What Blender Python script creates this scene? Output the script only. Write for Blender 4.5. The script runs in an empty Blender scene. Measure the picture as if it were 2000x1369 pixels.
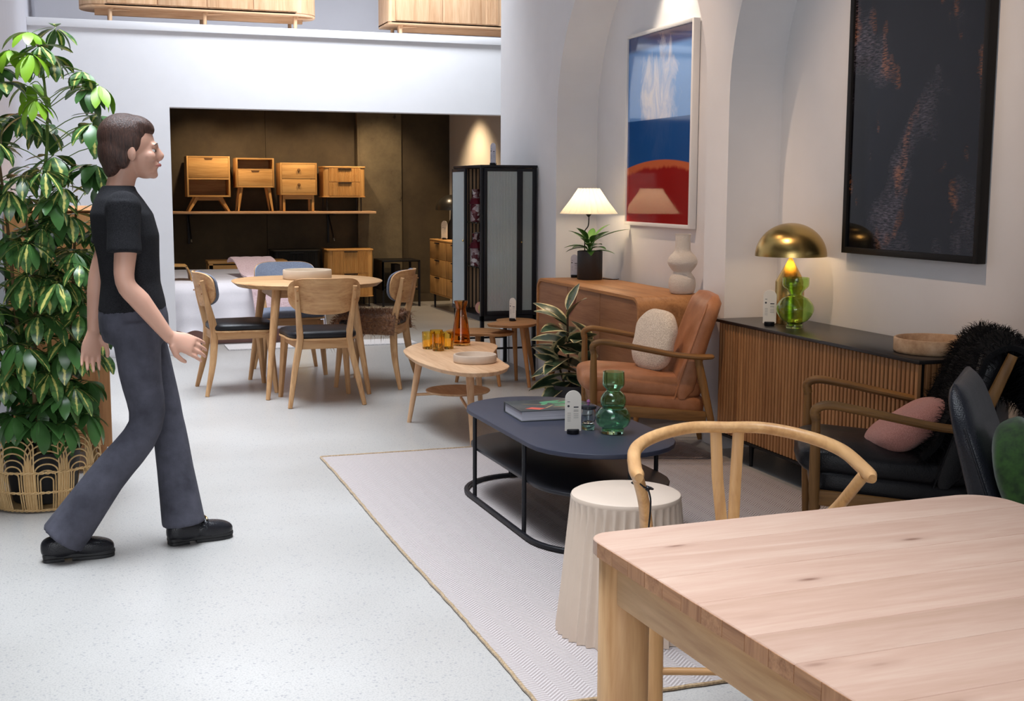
import bpy, bmesh, math, random
from mathutils import Vector, Matrix, Euler, noise
random.seed(7)
SC = bpy.context.scene
COL = SC.collection
PI = math.pi
R = math.radians

# ---------------------------------------------------------------- camera
FPX, YAW, PITCH, ROLL, CAMH = 2435.0, R(18.9), R(7.4), R(0.24), 1.42
fv = Vector((math.sin(YAW)*math.cos(PITCH), math.cos(YAW)*math.cos(PITCH), -math.sin(PITCH)))
r0 = Vector((math.cos(YAW), -math.sin(YAW), 0)); u0 = r0.cross(fv)
rv = r0*math.cos(ROLL) + u0*math.sin(ROLL); uv = rv.cross(fv)
cd = bpy.data.cameras.new('camera'); cd.sensor_width = 36; cd.lens = FPX/2000*36; cd.clip_start = .05
cam = bpy.data.objects.new('camera', cd); COL.objects.link(cam)
mw = Matrix((rv, uv, -fv)).transposed().to_4x4(); mw.translation = (0, 0, CAMH)
cam.matrix_world = mw
SC.camera = cam
cd.dof.use_dof = False

# ---------------------------------------------------------------- world, lights, exposure
SC.view_settings.view_transform = 'Standard'; SC.view_settings.look = 'None'
SC.view_settings.gamma = 1; SC.view_settings.use_curve_mapping = False
SC.view_settings.exposure = 0.0
W = bpy.data.worlds.new('sky'); SC.world = W; W.use_nodes = True
W.node_tree.nodes['Background'].inputs[0].default_value = (.80, .90, 1.0, 1)
W.node_tree.nodes['Background'].inputs[1].default_value = 0.4

def area(name, loc, target, sx, sy, power, color, spread=180):
    l = bpy.data.lights.new(name, 'AREA'); l.shape = 'RECTANGLE'; l.size = sx; l.size_y = sy
    l.energy = power; l.color = color; l.spread = R(spread)
    o = bpy.data.objects.new(name, l); COL.objects.link(o); o.location = loc
    d = Vector(target)-Vector(loc)
    o.rotation_euler = d.to_track_quat('-Z', 'Y').to_euler()
    return o
def spot(name, loc, target, power, color, angle=50, blend=.6, rad=.04):
    l = bpy.data.lights.new(name, 'SPOT'); l.energy = power; l.color = color
    l.spot_size = R(angle); l.spot_blend = blend; l.shadow_soft_size = rad
    o = bpy.data.objects.new(name, l); COL.objects.link(o); o.location = loc
    d = Vector(target)-Vector(loc)
    o.rotation_euler = d.to_track_quat('-Z', 'Y').to_euler()
    return o
def point(name, loc, power, color, rad=.03):
    l = bpy.data.lights.new(name, 'POINT'); l.energy = power; l.color = color; l.shadow_soft_size = rad
    o = bpy.data.objects.new(name, l); COL.objects.link(o); o.location = loc
    return o
COOL = (.86, .92, 1.0); WARM = (1.0, .74, .46); WARM2 = (1.0, .84, .66); WARM3 = (1.0, .70, .48)
# daylight through the roof lights and the shop window behind the camera
area('roof_light_daylight', (.35, 5.2, 4.36), (.35, 5.2, 0), 1.9, 9.0, 188, COOL, 60)
area('mezzanine_roof_light', (2.3, 9.7, 4.36), (1.9, 11.1, 2.4), 2.6, .9, 90, COOL, 130)
area('shop_window_daylight', (-1.6, -3.0, 2.1), (.2, 8, 1.4), 3.6, 3.0, 58, (.92, .95, 1.0), 110)
# ceiling track spots over the right-hand display and under the mezzanine, plus one lamp added over the bed
spot('arch_spot', (3.42, 7.30, 2.98), (3.60, 7.30, 2.3), 34, WARM2, 75, .5)
spot('track_spot', (2.6, 8.0, 4.3), (2.2, 7.1, .4), 70, WARM2, 30, .6)
spot('track_spot', (1.8, 6.2, 4.3), (3.3, 6.9, .9), 215, WARM3, 50, .8)
spot('track_spot', (1.8, 4.4, 4.3), (3.4, 4.9, 1.3), 215, WARM3, 50, .8)
spot('track_spot', (2.4, 3.6, 4.3), (1.6, 2.2, .7), 16, WARM3, 50, .8)
for x in (1.35, 2.0, 2.75, 3.4):
    spot('mezzanine_spot', (x, 14.35, 2.46), (x, 15.1, 1.35), 52, WARM, 85, .8)
spot('mezzanine_spot', (3.75, 14.0, 2.46), (4.3, 14.0, .9), 95, WARM, 100, .8)
spot('mezzanine_spot', (1.4, 11.3, 2.46), (1.3, 11.9, 0), 90, (1, .93, .86), 120, .8)  # added lamp brightening the bed, stands in for daylight on the linen
spot('mezzanine_spot', (3.2, 12.2, 2.46), (3.3, 12.8, 0), 60, WARM2, 100, .8)

# ---------------------------------------------------------------- mesh helpers
class B:
    def __init__(s): s.v = []; s.f = []
    def add(s, vs, fs):
        n = len(s.v); s.v += [tuple(q) for q in vs]; s.f += [tuple(i+n for i in f) for f in fs]; return s
    def box(s, c, d, rot=None):
        x, y, z = d[0]/2, d[1]/2, d[2]/2
        vs = [Vector(p) for p in ((-x,-y,-z),(x,-y,-z),(x,y,-z),(-x,y,-z),(-x,-y,z),(x,-y,z),(x,y,z),(-x,y,z))]
        if rot is not None:
            m = rot if isinstance(rot, Matrix) else Euler(rot).to_matrix()
            vs = [m @ q for q in vs]
        c = Vector(c)
        return s.add([q+c for q in vs], [(0,3,2,1),(4,5,6,7),(0,1,5,4),(1,2,6,5),(2,3,7,6),(3,0,4,7)])
    def bb(s, x0, x1, y0, y1, z0, z1):
        return s.box(((x0+x1)/2,(y0+y1)/2,(z0+z1)/2),(abs(x1-x0),abs(y1-y0),abs(z1-z0)))
    def rings(s, rs, cap0=True, cap1=True, closed=True):
        n = len(rs[0]); b = len(s.v)
        for r in rs: s.v += [tuple(q) for q in r]
        m = n if closed else n-1
        for i in range(len(rs)-1):
            for j in range(m):
                k = (j+1) % n
                s.f.append((b+i*n+j, b+i*n+k, b+(i+1)*n+k, b+(i+1)*n+j))
        if cap0: s.f.append(tuple(b+j for j in reversed(range(n))))
        if cap1: s.f.append(tuple(b+(len(rs)-1)*n+j for j in range(n)))
        return s
    def lathe(s, prof, n=24, c=(0,0,0), cap0=True, cap1=True, wob=None):
        rs = []
        for (r, z) in prof:
            ring = []
            for j in range(n):
                a = 2*PI*j/n; q = r*(wob(a, z) if wob else 1)
                ring.append((c[0]+q*math.cos(a), c[1]+q*math.sin(a), c[2]+z))
            rs.append(ring)
        return s.rings(rs, cap0, cap1)
    def tube(s, pts, rad, n=10, cap=True, up=(0,0,1), flat=None, closed=False):
        """sweep; rad number/list or (ra, rb) pairs: ra sideways, rb along up"""
        pts = [Vector(p) for p in pts]; N = len(pts)
        if not isinstance(rad, list): rad = [rad]*N
        up = Vector(up); rs = []; side = None
        for i, p in enumerate(pts):
            if closed: t = pts[(i+1) % N]-pts[i-1]
            else: t = (pts[min(i+1, N-1)]-pts[max(i-1, 0)])
            t.normalize()
            sd = t.cross(up)
            if sd.length < .05: sd = side if side is not None else t.cross(Vector((1, .2, 0)))
            sd = sd - t*sd.dot(t); sd.normalize()
            if side is not None and sd.dot(side) < 0 and flat is None: sd = -sd
            side = sd; w = sd.cross(t)
            ra, rb = rad[i] if isinstance(rad[i], tuple) else (rad[i], rad[i])
            ring = []
            for j in range(n):
                a = 2*PI*(j+.5)/n
                ca, sa = math.cos(a), math.sin(a)
                if flat:
                    e = flat; ca = math.copysign(abs(ca)**e, ca); sa = math.copysign(abs(sa)**e, sa)
                ring.append(p + sd*(ra*ca) + w*(rb*sa))
            rs.append(ring)
        if closed:
            rs.append(rs[0]); return s.rings(rs, False, False)
        return s.rings(rs, cap, cap)
    def cyl(s, a, b, ra, rb=None, n=12):
        rb = ra if rb is None else rb
        return s.tube([a, b], [ra, rb], n)
    def prism(s, poly, z0, z1):
        n = len(poly); b = len(s.v)
        s.v += [(x, y, z0) for x, y in poly] + [(x, y, z1) for x, y in poly]
        s.f.append(tuple(b+j for j in reversed(range(n)))); s.f.append(tuple(b+n+j for j in range(n)))
        for j in range(n):
            k = (j+1) % n; s.f.append((b+j, b+k, b+n+k, b+n+j))
        return s
    def slab(s, poly, z0, z1, e=.004, top=True, under=0.0):
        """prism of an outline with a rounded rim; under = how far the lower rim tucks in"""
        def inset(d):
            n = len(poly); out = []
            for i in range(n):
                p = Vector(poly[i]); a = Vector(poly[i-1]); c = Vector(poly[(i+1) % n])
                t = (c-a).normalized(); nn = Vector((t.y, -t.x))
                out.append(p-nn*d)
            return out
        lv = [(max(e, under), z0), (under*.45, z0+(z1-z0)*.45 if under else z0+e), (0, z1-e), (e*.35, z1-e*.35), (e, z1)]
        rs = []
        for d, z in lv: rs.append([(q.x, q.y, z) for q in inset(d)])
        return s.rings(rs)
    def grid(s, fn, nu, nv, wrapu=False):
        b = len(s.v)
        for i in range(nu+1):
            for j in range(nv+1): s.v.append(tuple(fn(i/nu, j/nv)))
        for i in range(nu):
            for j in range(nv):
                a = b+i*(nv+1)+j; s.f.append((a, a+nv+1, a+nv+2, a+1))
        return s
    def xf(s, m):
        s.v = [tuple(m @ Vector(q)) for q in s.v]; return s

def mesh_of(name, b, mat=None, bevel=0, seg=2, smooth=35, sub=0, solid=0):
    bm = bmesh.new()
    vs = [bm.verts.new(q) for q in b.v]
    for f in b.f:
        try: bm.faces.new([vs[i] for i in f])
        except ValueError: pass
    bmesh.ops.remove_doubles(bm, verts=bm.verts, dist=1e-6)
    bmesh.ops.recalc_face_normals(bm, faces=bm.faces)
    if solid:
        bmesh.ops.solidify(bm, geom=bm.faces[:], thickness=solid)
        bmesh.ops.recalc_face_normals(bm, faces=bm.faces)
    if bevel:
        es = [e for e in bm.edges if len(e.link_faces) == 2 and e.calc_face_angle(0) > R(30)]
        bmesh.ops.bevel(bm, geom=es, offset=bevel, segments=seg, profile=.5, affect='EDGES', clamp_overlap=True)
    me = bpy.data.meshes.new(name); bm.to_mesh(me); bm.free()
    if smooth:
        for p in me.polygons: p.use_smooth = True
        me.set_sharp_from_angle(angle=R(smooth))
    if mat: me.materials.append(mat)
    return me

def link(name, me, parent=None, loc=(0,0,0), rot=(0,0,0), scale=None):
    o = bpy.data.objects.new(name, me); COL.objects.link(o)
    o.parent = parent; o.location = loc; o.rotation_euler = rot
    if scale: o.scale = scale
    return o
def obj(name, b, mat, parent=None, bevel=0, loc=(0,0,0), rot=(0,0,0), sub=0, seg=2, smooth=35, solid=0):
    o = link(name, mesh_of(name, b, mat, bevel, seg, smooth, 0, solid), parent, loc, rot)
    if sub:
        m = o.modifiers.new('sub', 'SUBSURF'); m.levels = m.render_levels = sub
    return o
def tag(o, label, cat, group=None):
    o['label'] = label; o['category'] = cat
    if group: o['group'] = group
    return o
def thing(name, label, cat, loc=(0,0,0), rz=0, group=None):
    o = bpy.data.objects.new(name, None); COL.objects.link(o); o.empty_display_size = .1
    o.location = loc; o.rotation_euler = (0, 0, rz)
    return tag(o, label, cat, group)
def struct(name, b, mat, parent=None, bevel=0, smooth=35):
    o = obj(name, b, mat, parent, bevel, smooth=smooth)
    o['kind'] = 'structure'
    return o
def dup(root, loc, rz, label, group=None):
    def cp(o, par):
        c = o.copy(); COL.objects.link(c); c.parent = par
        for ch in o.children: cp(ch, c)
        return c
    r = cp(root, None); r.location = loc; r.rotation_euler = (0, 0, rz); r['label'] = label
    if group: r['group'] = group
    return r
def smooth_poly(pts, n=8):
    """closed Catmull-Rom through 2-D points"""
    out = []; N = len(pts)
    for i in range(N):
        p0, p1, p2, p3 = [Vector(pts[(i+k-1) % N]) for k in range(4)]
        for j in range(n):
            t = j/n
            out.append(tuple(.5*((2*p1)+(p2-p0)*t+(2*p0-5*p1+4*p2-p3)*t*t+(3*p1-p0-3*p2+p3)*t**3)))
    return out
def curve(pts, n=6):
    """open Catmull-Rom through points (any dimension)"""
    P = [Vector(p) for p in pts]; P = [P[0]*2-P[1]]+P+[P[-1]*2-P[-2]]; out = []
    for i in range(1, len(P)-2):
        p0, p1, p2, p3 = P[i-1:i+3]
        for j in range(n):
            t = j/n
            out.append(.5*((2*p1)+(p2-p0)*t+(2*p0-5*p1+4*p2-p3)*t*t+(3*p1-p0-3*p2+p3)*t**3))
    out.append(P[-2]); return out
def rrect(w, d, r, n=6):
    out = []
    for cx, cy, a0 in ((w/2-r, d/2-r, 0), (-w/2+r, d/2-r, 90), (-w/2+r, -d/2+r, 180), (w/2-r, -d/2+r, 270)):
        for j in range(n+1):
            a = R(a0+90*j/n); out.append((cx+r*math.cos(a), cy+r*math.sin(a)))
    return out

# ---------------------------------------------------------------- materials
def srgb(*c):
    if len(c) == 1:
        h = c[0]; c = [int(h[i:i+2], 16) for i in (0, 2, 4)]
    return tuple(((q/255)/12.92 if q/255 <= .04045 else (((q/255)+.055)/1.055)**2.4) for q in c)+(1,)
def mat(name):
    m = bpy.data.materials.new(name); m.use_nodes = True
    nt = m.node_tree; bs = nt.nodes['Principled BSDF']
    return m, nt, bs
def nd(nt, t, **k):
    n = nt.nodes.new(t)
    for a, v in k.items(): setattr(n, a, v)
    return n
def coords(nt, scale=(1,1,1), jitter=True, kind='Object'):
    tc = nd(nt, 'ShaderNodeTexCoord'); mp = nd(nt, 'ShaderNodeMapping')
    mp.inputs['Scale'].default_value = scale
    nt.links.new(tc.outputs[kind], mp.inputs['Vector'])
    if jitter:
        oi = nd(nt, 'ShaderNodeObjectInfo'); ml = nd(nt, 'ShaderNodeMath', operation='MULTIPLY'); ml.inputs[1].default_value = 37
        nt.links.new(oi.outputs['Random'], ml.inputs[0]); nt.links.new(ml.outputs[0], mp.inputs['Location'])
    return mp.outputs[0]
def noise_tex(nt, vec, scale, detail=3, rough=.5, dist=0):
    n = nd(nt, 'ShaderNodeTexNoise'); n.inputs['Scale'].default_value = scale
    n.inputs['Detail'].default_value = detail; n.inputs['Roughness'].default_value = rough
    n.inputs['Distortion'].default_value = dist
    nt.links.new(vec, n.inputs['Vector']); return n.outputs['Fac']
def ramp(nt, fac, stops):
    r = nd(nt, 'ShaderNodeValToRGB'); e = r.color_ramp.elements
    while len(e) < len(stops): e.new(.5)
    for q, (p, c) in zip(e, stops): q.position = p; q.color = c
    nt.links.new(fac, r.inputs[0]); return r.outputs[0]
def bump(nt, bs, fac, strength, dist=.01):
    b = nd(nt, 'ShaderNodeBump'); b.inputs['Strength'].default_value = strength; b.inputs['Distance'].default_value = dist
    nt.links.new(fac, b.inputs['Height']); nt.links.new(b.outputs[0], bs.inputs['Normal'])
def plain(name, c, rough=.5, metal=0, spec=.5, bmp=None, var=0, coat=0, sheen=0):
    m, nt, bs = mat(name)
    bs.inputs['Base Color'].default_value = c; bs.inputs['Roughness'].default_value = rough
    bs.inputs['Metallic'].default_value = metal; bs.inputs['Specular IOR Level'].default_value = spec
    bs.inputs['Coat Weight'].default_value = coat; bs.inputs['Sheen Weight'].default_value = sheen
    if var:
        f = noise_tex(nt, coords(nt), 6, 4)
        lo = tuple(q*(1-var) for q in c[:3])+(1,); hi = tuple(min(1, q*(1+var)) for q in c[:3])+(1,)
        nt.links.new(ramp(nt, f, [(.3, lo), (.7, hi)]), bs.inputs['Base Color'])
    if bmp: bump(nt, bs, noise_tex(nt, coords(nt), bmp[0], 4, .6), bmp[1], bmp[2] if len(bmp) > 2 else .003)
    return m
def wood(name, dark, light, axis='x', rough=.5, sc=1.0, band=0):
    m, nt, bs = mat(name)
    k = {'x': (1.2, 16, 16), 'y': (16, 1.2, 16), 'z': (16, 16, 1.2)}[axis]
    v = coords(nt, tuple(q*sc for q in k))
    f1 = noise_tex(nt, v, 1.0, 5, .6, .6)
    f2 = noise_tex(nt, v, 6.0, 2, .5)
    mx = nd(nt, 'ShaderNodeMath', operation='MULTIPLY_ADD'); mx.inputs[1].default_value = .35
    nt.links.new(f2, mx.inputs[0]); nt.links.new(f1, mx.inputs[2])
    c = ramp(nt, mx.outputs[0], [(.42, dark), (.62, tuple((a+b)/2 for a, b in zip(dark, light))), (.86, light)])
    oi = nd(nt, 'ShaderNodeObjectInfo'); hs = nd(nt, 'ShaderNodeHueSaturation')
    mr = nd(nt, 'ShaderNodeMapRange'); mr.inputs['To Min'].default_value = .92; mr.inputs['To Max'].default_value = 1.06
    nt.links.new(oi.outputs['Random'], mr.inputs['Value']); nt.links.new(mr.outputs[0], hs.inputs['Value'])
    nt.links.new(c, hs.inputs['Color']); nt.links.new(hs.outputs[0], bs.inputs['Base Color'])
    bs.inputs['Roughness'].default_value = rough; bs.inputs['Specular IOR Level'].default_value = .35
    bump(nt, bs, f2, .12, .002)
    return m
def woods(name, dark, light, **k): return {a: wood(name+'_'+a, dark, light, a, **k) for a in 'xyz'}
def fabric(name, c1, c2, scale=300, strength=.5, rough=.95, sheen=.3):
    m, nt, bs = mat(name); v = coords(nt)
    f = noise_tex(nt, v, scale, 2, .6)
    nt.links.new(ramp(nt, f, [(.35, c1), (.65, c2)]), bs.inputs['Base Color'])
    bs.inputs['Roughness'].default_value = rough; bs.inputs['Sheen Weight'].default_value = sheen
    bs.inputs['Specular IOR Level'].default_value = .2
    bump(nt, bs, f, strength, .003); return m
def glass(name, c, rough=.0, ior=1.45):
    m, nt, bs = mat(name)
    bs.inputs['Base Color'].default_value = c; bs.inputs['Transmission Weight'].default_value = 1
    bs.inputs['Roughness'].default_value = rough; bs.inputs['IOR'].default_value = ior
    return m
def glow(name, c, s):
    m, nt, bs = mat(name)
    bs.inputs['Base Color'].default_value = c; bs.inputs['Emission Color'].default_value = c
    bs.inputs['Emission Strength'].default_value = s
    return m
OAK = woods('oak', srgb('A9784C'), srgb('D9AE7E'))
OAKP = woods('pale_oak', srgb('B98A62'), srgb('E2BC96'))
OAKT = woods('table_oak', srgb('AC8468'), srgb('D2B096'), sc=.8)
WALN = woods('smoked_oak', srgb('5A3D20'), srgb('946A3A'))
OAKB = woods('warm_oak', srgb('96643A'), srgb('C08A58'))
SLAT = woods('slat_oak', srgb('8A5C38'), srgb('BC8A5C'))
BLACK = plain('black_metal', (.008, .008, .011, 1), .45, spec=.3)
BLACKW = plain('black_wood', (.008, .0075, .0075, 1), .5, spec=.25, bmp=(80, .1))
CHAR = plain('charcoal_tabletop', (.040, .043, .066, 1), .45, spec=.3)
# ================================================================ the setting
def wall_mat(name, c, rough=.85):
    return plain(name, c, rough, spec=.25, bmp=(60, .08, .002), var=.015)
WHITE = wall_mat('white_paint', (.78, .77, .78, 1))
WHITE2 = wall_mat('upper_white_paint', (.74, .72, .76, 1))
CREAM = wall_mat('cream_paint', (.72, .66, .58, 1))
# polished concrete with exposed aggregate
FLOOR, nt, bs = mat('polished_concrete')
v = coords(nt, jitter=False)
cl = noise_tex(nt, v, .8, 3, .5)
base = ramp(nt, cl, [(.1, (.33, .315, .295, 1)), (.9, (.52, .505, .485, 1))])
vo = nd(nt, 'ShaderNodeTexVoronoi'); vo.inputs['Scale'].default_value = 75; nt.links.new(v, vo.inputs['Vector'])
pick = ramp(nt, vo.outputs['Color'], [(.0, (0, 0, 0, 1)), (.70, (0, 0, 0, 1)), (.74, (1, 1, 1, 1))])
near = ramp(nt, vo.outputs['Distance'], [(.25, (1, 1, 1, 1)), (.42, (0, 0, 0, 1))])
mu = nd(nt, 'ShaderNodeMix', data_type='RGBA', blend_type='MULTIPLY'); mu.inputs[0].default_value = 1
nt.links.new(pick, mu.inputs[6]); nt.links.new(near, mu.inputs[7])
fine = noise_tex(nt, v, 160, 2, .6)
finec = ramp(nt, fine, [(.38, (.72, .72, .74, 1)), (.5, (1, 1, 1, 1))])
m2 = nd(nt, 'ShaderNodeMix', data_type='RGBA', blend_type='MULTIPLY'); m2.inputs[0].default_value = .7
nt.links.new(base, m2.inputs[6]); nt.links.new(finec, m2.inputs[7])
m3 = nd(nt, 'ShaderNodeMix', data_type='RGBA', blend_type='MIX')
ml = nd(nt, 'ShaderNodeMath', operation='MULTIPLY'); ml.inputs[1].default_value = .55
nt.links.new(mu.outputs[2], ml.inputs[0]); nt.links.new(ml.outputs[0], m3.inputs[0])
nt.links.new(m2.outputs[2], m3.inputs[6]); m3.inputs[7].default_value = (.20, .20, .225, 1)
nt.links.new(m3.outputs[2], bs.inputs['Base Color'])
nt.links.new(ramp(nt, cl, [(.0, (.22, .22, .22, 1)), (1.0, (.46, .46, .46, 1))]), bs.inputs['Roughness'])
bs.inputs['Specular IOR Level'].default_value = .45
struct('floor', B().bb(-4, 5, -3.2, 15.6, -.1, 0), FLOOR)

# right-hand wall with two arched alcoves
WX, AX, ZT = 3.28, 3.60, 4.4
def arched(name):
    b = B(); y_hi, y_lo = 9.89, -3.2
    arches = [(6.27, 8.595), (3.69, 6.02)]
    SP = 1.90
    def q(p): b.add(p, [tuple(range(len(p)))])
    def panel(a, c, z0, z1): q([(WX, a, z0), (WX, c, z0), (WX, c, z1), (WX, a, z1)])
    panel(8.595, y_hi, 0, ZT); panel(6.02, 6.27, 0, ZT); panel(y_lo, 3.69, 0, ZT)
    for a, c in arches:
        m = (a+c)/2; r = (c-a)/2; n = 40
        pts = [(c, 0.0), (c, SP)]+[(m+r*math.cos(PI*j/n), SP+r*math.sin(PI*j/n)) for j in range(1, n)]+[(a, SP), (a, 0.0)]
        for i in range(len(pts)-1):
            (ya, za), (yb, zb) = pts[i], pts[i+1]
            q([(WX, ya, za), (WX, yb, zb), (AX+.02, yb, zb), (AX+.02, ya, za)])
            if za >= SP and zb >= SP: q([(WX, ya, za), (WX, ya, ZT), (WX, yb, ZT), (WX, yb, zb)])
    q([(WX, y_hi, 0), (AX+.3, y_hi, 0), (AX+.3, y_hi, ZT), (WX, y_hi, ZT)])
    return b
struct('wall_right', arched('wall_right'), WHITE, smooth=0)
struct('wall_alcove', B().bb(AX, AX+.3, -3.2, 9.885, 0, ZT), WHITE)
# back wall with the wide opening, mezzanine edge
OX, OZ, BY, MZ = .71, 2.08, 10.88, 2.757
struct('wall_back', B().bb(-.37, OX, BY, BY+.16, 0, 2.70).bb(OX, 4.6, BY, BY+.16, OZ, 2.70), WHITE)
struct('trim_1', B().bb(-.37, 4.6, BY-.035, BY+.17, 2.692, MZ), WHITE, bevel=.004)
struct('baseboard_back', B().bb(-.37, OX+.012, BY-.014, BY, 0, .085), WHITE, bevel=.003)
struct('wall_left', B().bb(-.60, -.37, 6.42, 15.6, 0, ZT), wall_mat('left_paint', (.66, .66, .72, 1)))
struct('wall_front_left', B().bb(-4.1, -4, -3.2, 6.42, 0, ZT).bb(-4.1, -.60, 6.42, 6.6, 0, ZT), plain('low_bounce_grey', (.40, .39, .40, 1), .9))  # unseen walls, toned grey to cut bounce light
struct('wall_upper', B().bb(-.37, 4.6, 13.2, 13.3, MZ, ZT), WHITE2)
struct('mezzanine_floor', B().bb(-.37, 4.6, BY+.16, 15.6, 2.56, MZ-.012), WHITE)
# the dark room under the mezzanine
DARK, nt, bs = mat('dark_brown_wall')
v = coords(nt, jitter=False); f = noise_tex(nt, v, 3, 6, .65)
nt.links.new(ramp(nt, f, [(.3, srgb('3E3324')), (.7, srgb('514531'))]), bs.inputs['Base Color'])
bs.inputs['Roughness'].default_value = .8; bump(nt, bs, noise_tex(nt, v, 40, 4), .15, .004)
PILL, nt, bs = mat('bare_plaster_pillar')
v = coords(nt, jitter=False); f = noise_tex(nt, v, 5, 8, .7)
nt.links.new(ramp(nt, f, [(.30, srgb('2E2619')), (.36, srgb('5D5342')), (.7, srgb('70654F'))]), bs.inputs['Base Color'])
bs.inputs['Roughness'].default_value = .9; bump(nt, bs, f, .5, .02)
DY = 15.25
w = struct('wall_dark', B().bb(-.37, 4.6, DY+.02, DY+.2, 0, 2.56), DARK)
for a, c in ((-.37, .90), (.905, 2.09), (2.095, 3.19)):
    obj('panel', B().bb(a, c, DY, DY+.03, 0, 2.56), DARK, w, bevel=.003)
obj('panel', B().bb(3.74, 4.38, DY, DY+.03, 0, 2.56), DARK, w, bevel=.003)
# plaster pillar with a ragged paint edge
b = B(); n = 30; random.seed(3)
L = []; Rr = []
for i in range(n+1):
    z = 2.56*i/n; L.append(3.215+random.uniform(-.02, .02)); Rr.append(3.70+random.uniform(-.015, .03))
for i in range(n):
    z0, z1 = 2.56*i/n, 2.56*(i+1)/n; y0 = DY-.09
    b.add([(L[i], y0, z0), (Rr[i], y0, z0), (Rr[i+1], y0, z1), (L[i+1], y0, z1)], [(0, 1, 2, 3)])
b.bb(3.19, 3.74, DY-.085, DY+.05, 0, 2.56)
obj('pillar', b, PILL, w, smooth=60)
obj('skirting', B().bb(3.74, 4.38, DY-.015, DY, 0, .10), DARK, w)
struct('wall_cream', B().bb(4.38, 4.5, 10.9, DY+.02, 0, 2.56), CREAM)
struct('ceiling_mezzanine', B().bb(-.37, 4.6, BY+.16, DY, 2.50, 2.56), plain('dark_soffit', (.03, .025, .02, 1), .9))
# roof over the hall with a long roof light
struct('ceiling', B().bb(-4, -.55, -3.2, 13.3, ZT, ZT+.1).bb(1.45, 4.6, -3.2, 9.0, ZT, ZT+.1).bb(3.7, 4.6, 9.0, 13.3, ZT, ZT+.1)
       .bb(-.55, 1.45, -3.2, .6, ZT, ZT+.1).bb(-.55, 3.7, 10.4, 13.3, ZT, ZT+.1).bb(-.55, .9, 9.8, 10.4, ZT, ZT+.1), plain('dark_ceiling', (.16, .155, .16, 1), .9))  # unseen ceiling, kept dark to reduce bounce fill in the hall
struct('wall_front', B().bb(-4, 5, -3.3, -3.2, 0, .4).bb(-4, 5, -3.3, -3.2, 3.7, ZT).bb(3.0, 5, -3.3, -3.2, .4, 3.7).bb(-4, -3.2, -3.3, -3.2, .4, 3.7), WHITE)
# ================================================================ rug
RUG, nt, bs = mat('pale_herringbone_wool')
v = coords(nt, jitter=False)
sx = nd(nt, 'ShaderNodeSeparateXYZ'); nt.links.new(v, sx.inputs[0])
def mth(op, a, b=None, c=None):
    n = nd(nt, 'ShaderNodeMath', operation=op)
    for i, q in enumerate((a, b, c)):
        if q is None: continue
        if isinstance(q, (int, float)): n.inputs[i].default_value = q
        else: nt.links.new(q, n.inputs[i])
    return n.outputs[0]
zig = mth('PINGPONG', sx.outputs[0], .045)
ph = mth('ADD', sx.outputs[1], zig)
st = mth('SINE', mth('MULTIPLY', ph, 2*PI/.016))
nz = noise_tex(nt, v, 240, 3, .7)
big = noise_tex(nt, v, 14, 4, .6)
hgt = mth('MULTIPLY_ADD', nz, 1.4, st)
cc = ramp(nt, mth('MULTIPLY_ADD', hgt, .22, .35), [(.2, srgb('948A86')), (.55, srgb('BCB2B0')), (.9, srgb('D6CECC'))])
nt.links.new(cc, bs.inputs['Base Color']); bs.inputs['Roughness'].default_value = .95; bs.inputs['Specular IOR Level'].default_value = .1
bump(nt, bs, hgt, .6, .004)
TWINE = fabric('rug_binding', srgb('8E7658'), srgb('B49A78'), 120, .6)
rug = thing('area_rug', 'large pale flat-woven herringbone rug under the black coffee table', 'rug', (1.14, 3.075, 0))
obj('woven_field', B().bb(0, 2.02, 0, 3.37, .001, .008), RUG, rug)
for nm, pts in (('edge_binding', [(-.002+.004*math.sin(i/80*9), i/80*3.37, .007) for i in range(81)]),
                ('edge_binding', [(i/40*2.02, 3.372, .007) for i in range(41)]), ('edge_binding', [(i/40*2.02, -.002, .007) for i in range(41)])):
    obj(nm, B().tube([(p[0]+random.uniform(-.002, .002), p[1]+random.uniform(-.002, .002), p[2]) for p in pts], .006, 6), TWINE, rug)

# ================================================================ foreground table
tb = thing('dining_table', 'pale oak dining table with rounded corners in the near foreground', 'table', (0.905, 2.2, 0), R(2.4))
TW, TL, TH = .985, 1.02, .75
pl = 6
def topoutline():
    return [(x+TW/2, y-TL/2) for x, y in rrect(TW, TL, .05, 8)]
# planks run across, joined by fine seams; corners rounded by clipping the outline
KNOT, nt, bs = mat('knotty_table_oak')
v = coords(nt, (1.3, 11, 15)); f1 = noise_tex(nt, v, .9, 6, .62, 1.2); f2 = noise_tex(nt, v, 8, 2)
mx = nd(nt, 'ShaderNodeMath', operation='MULTIPLY_ADD'); mx.inputs[1].default_value = .3; nt.links.new(f2, mx.inputs[0]); nt.links.new(f1, mx.inputs[2])
c0 = ramp(nt, mx.outputs[0], [(.38, srgb('A88874')), (.6, srgb('B29280')), (.85, srgb('BCA08E'))])
v2 = coords(nt, (3.2, 10, 5)); vo = nd(nt, 'ShaderNodeTexVoronoi'); vo.inputs['Scale'].default_value = 1.0; nt.links.new(v2, vo.inputs['Vector'])
kn = ramp(nt, vo.outputs['Distance'], [(.02, (.45, .36, .33, 1)), (.09, (.9, .88, .87, 1)), (.2, (1, 1, 1, 1))])
mm = nd(nt, 'ShaderNodeMix', data_type='RGBA', blend_type='MULTIPLY'); mm.inputs[0].default_value = 1
nt.links.new(c0, mm.inputs[6]); nt.links.new(kn, mm.inputs[7])
oi = nd(nt, 'ShaderNodeObjectInfo'); hs = nd(nt, 'ShaderNodeHueSaturation'); mr = nd(nt, 'ShaderNodeMapRange')
mr.inputs['To Min'].default_value = .96; mr.inputs['To Max'].default_value = 1.05
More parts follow.
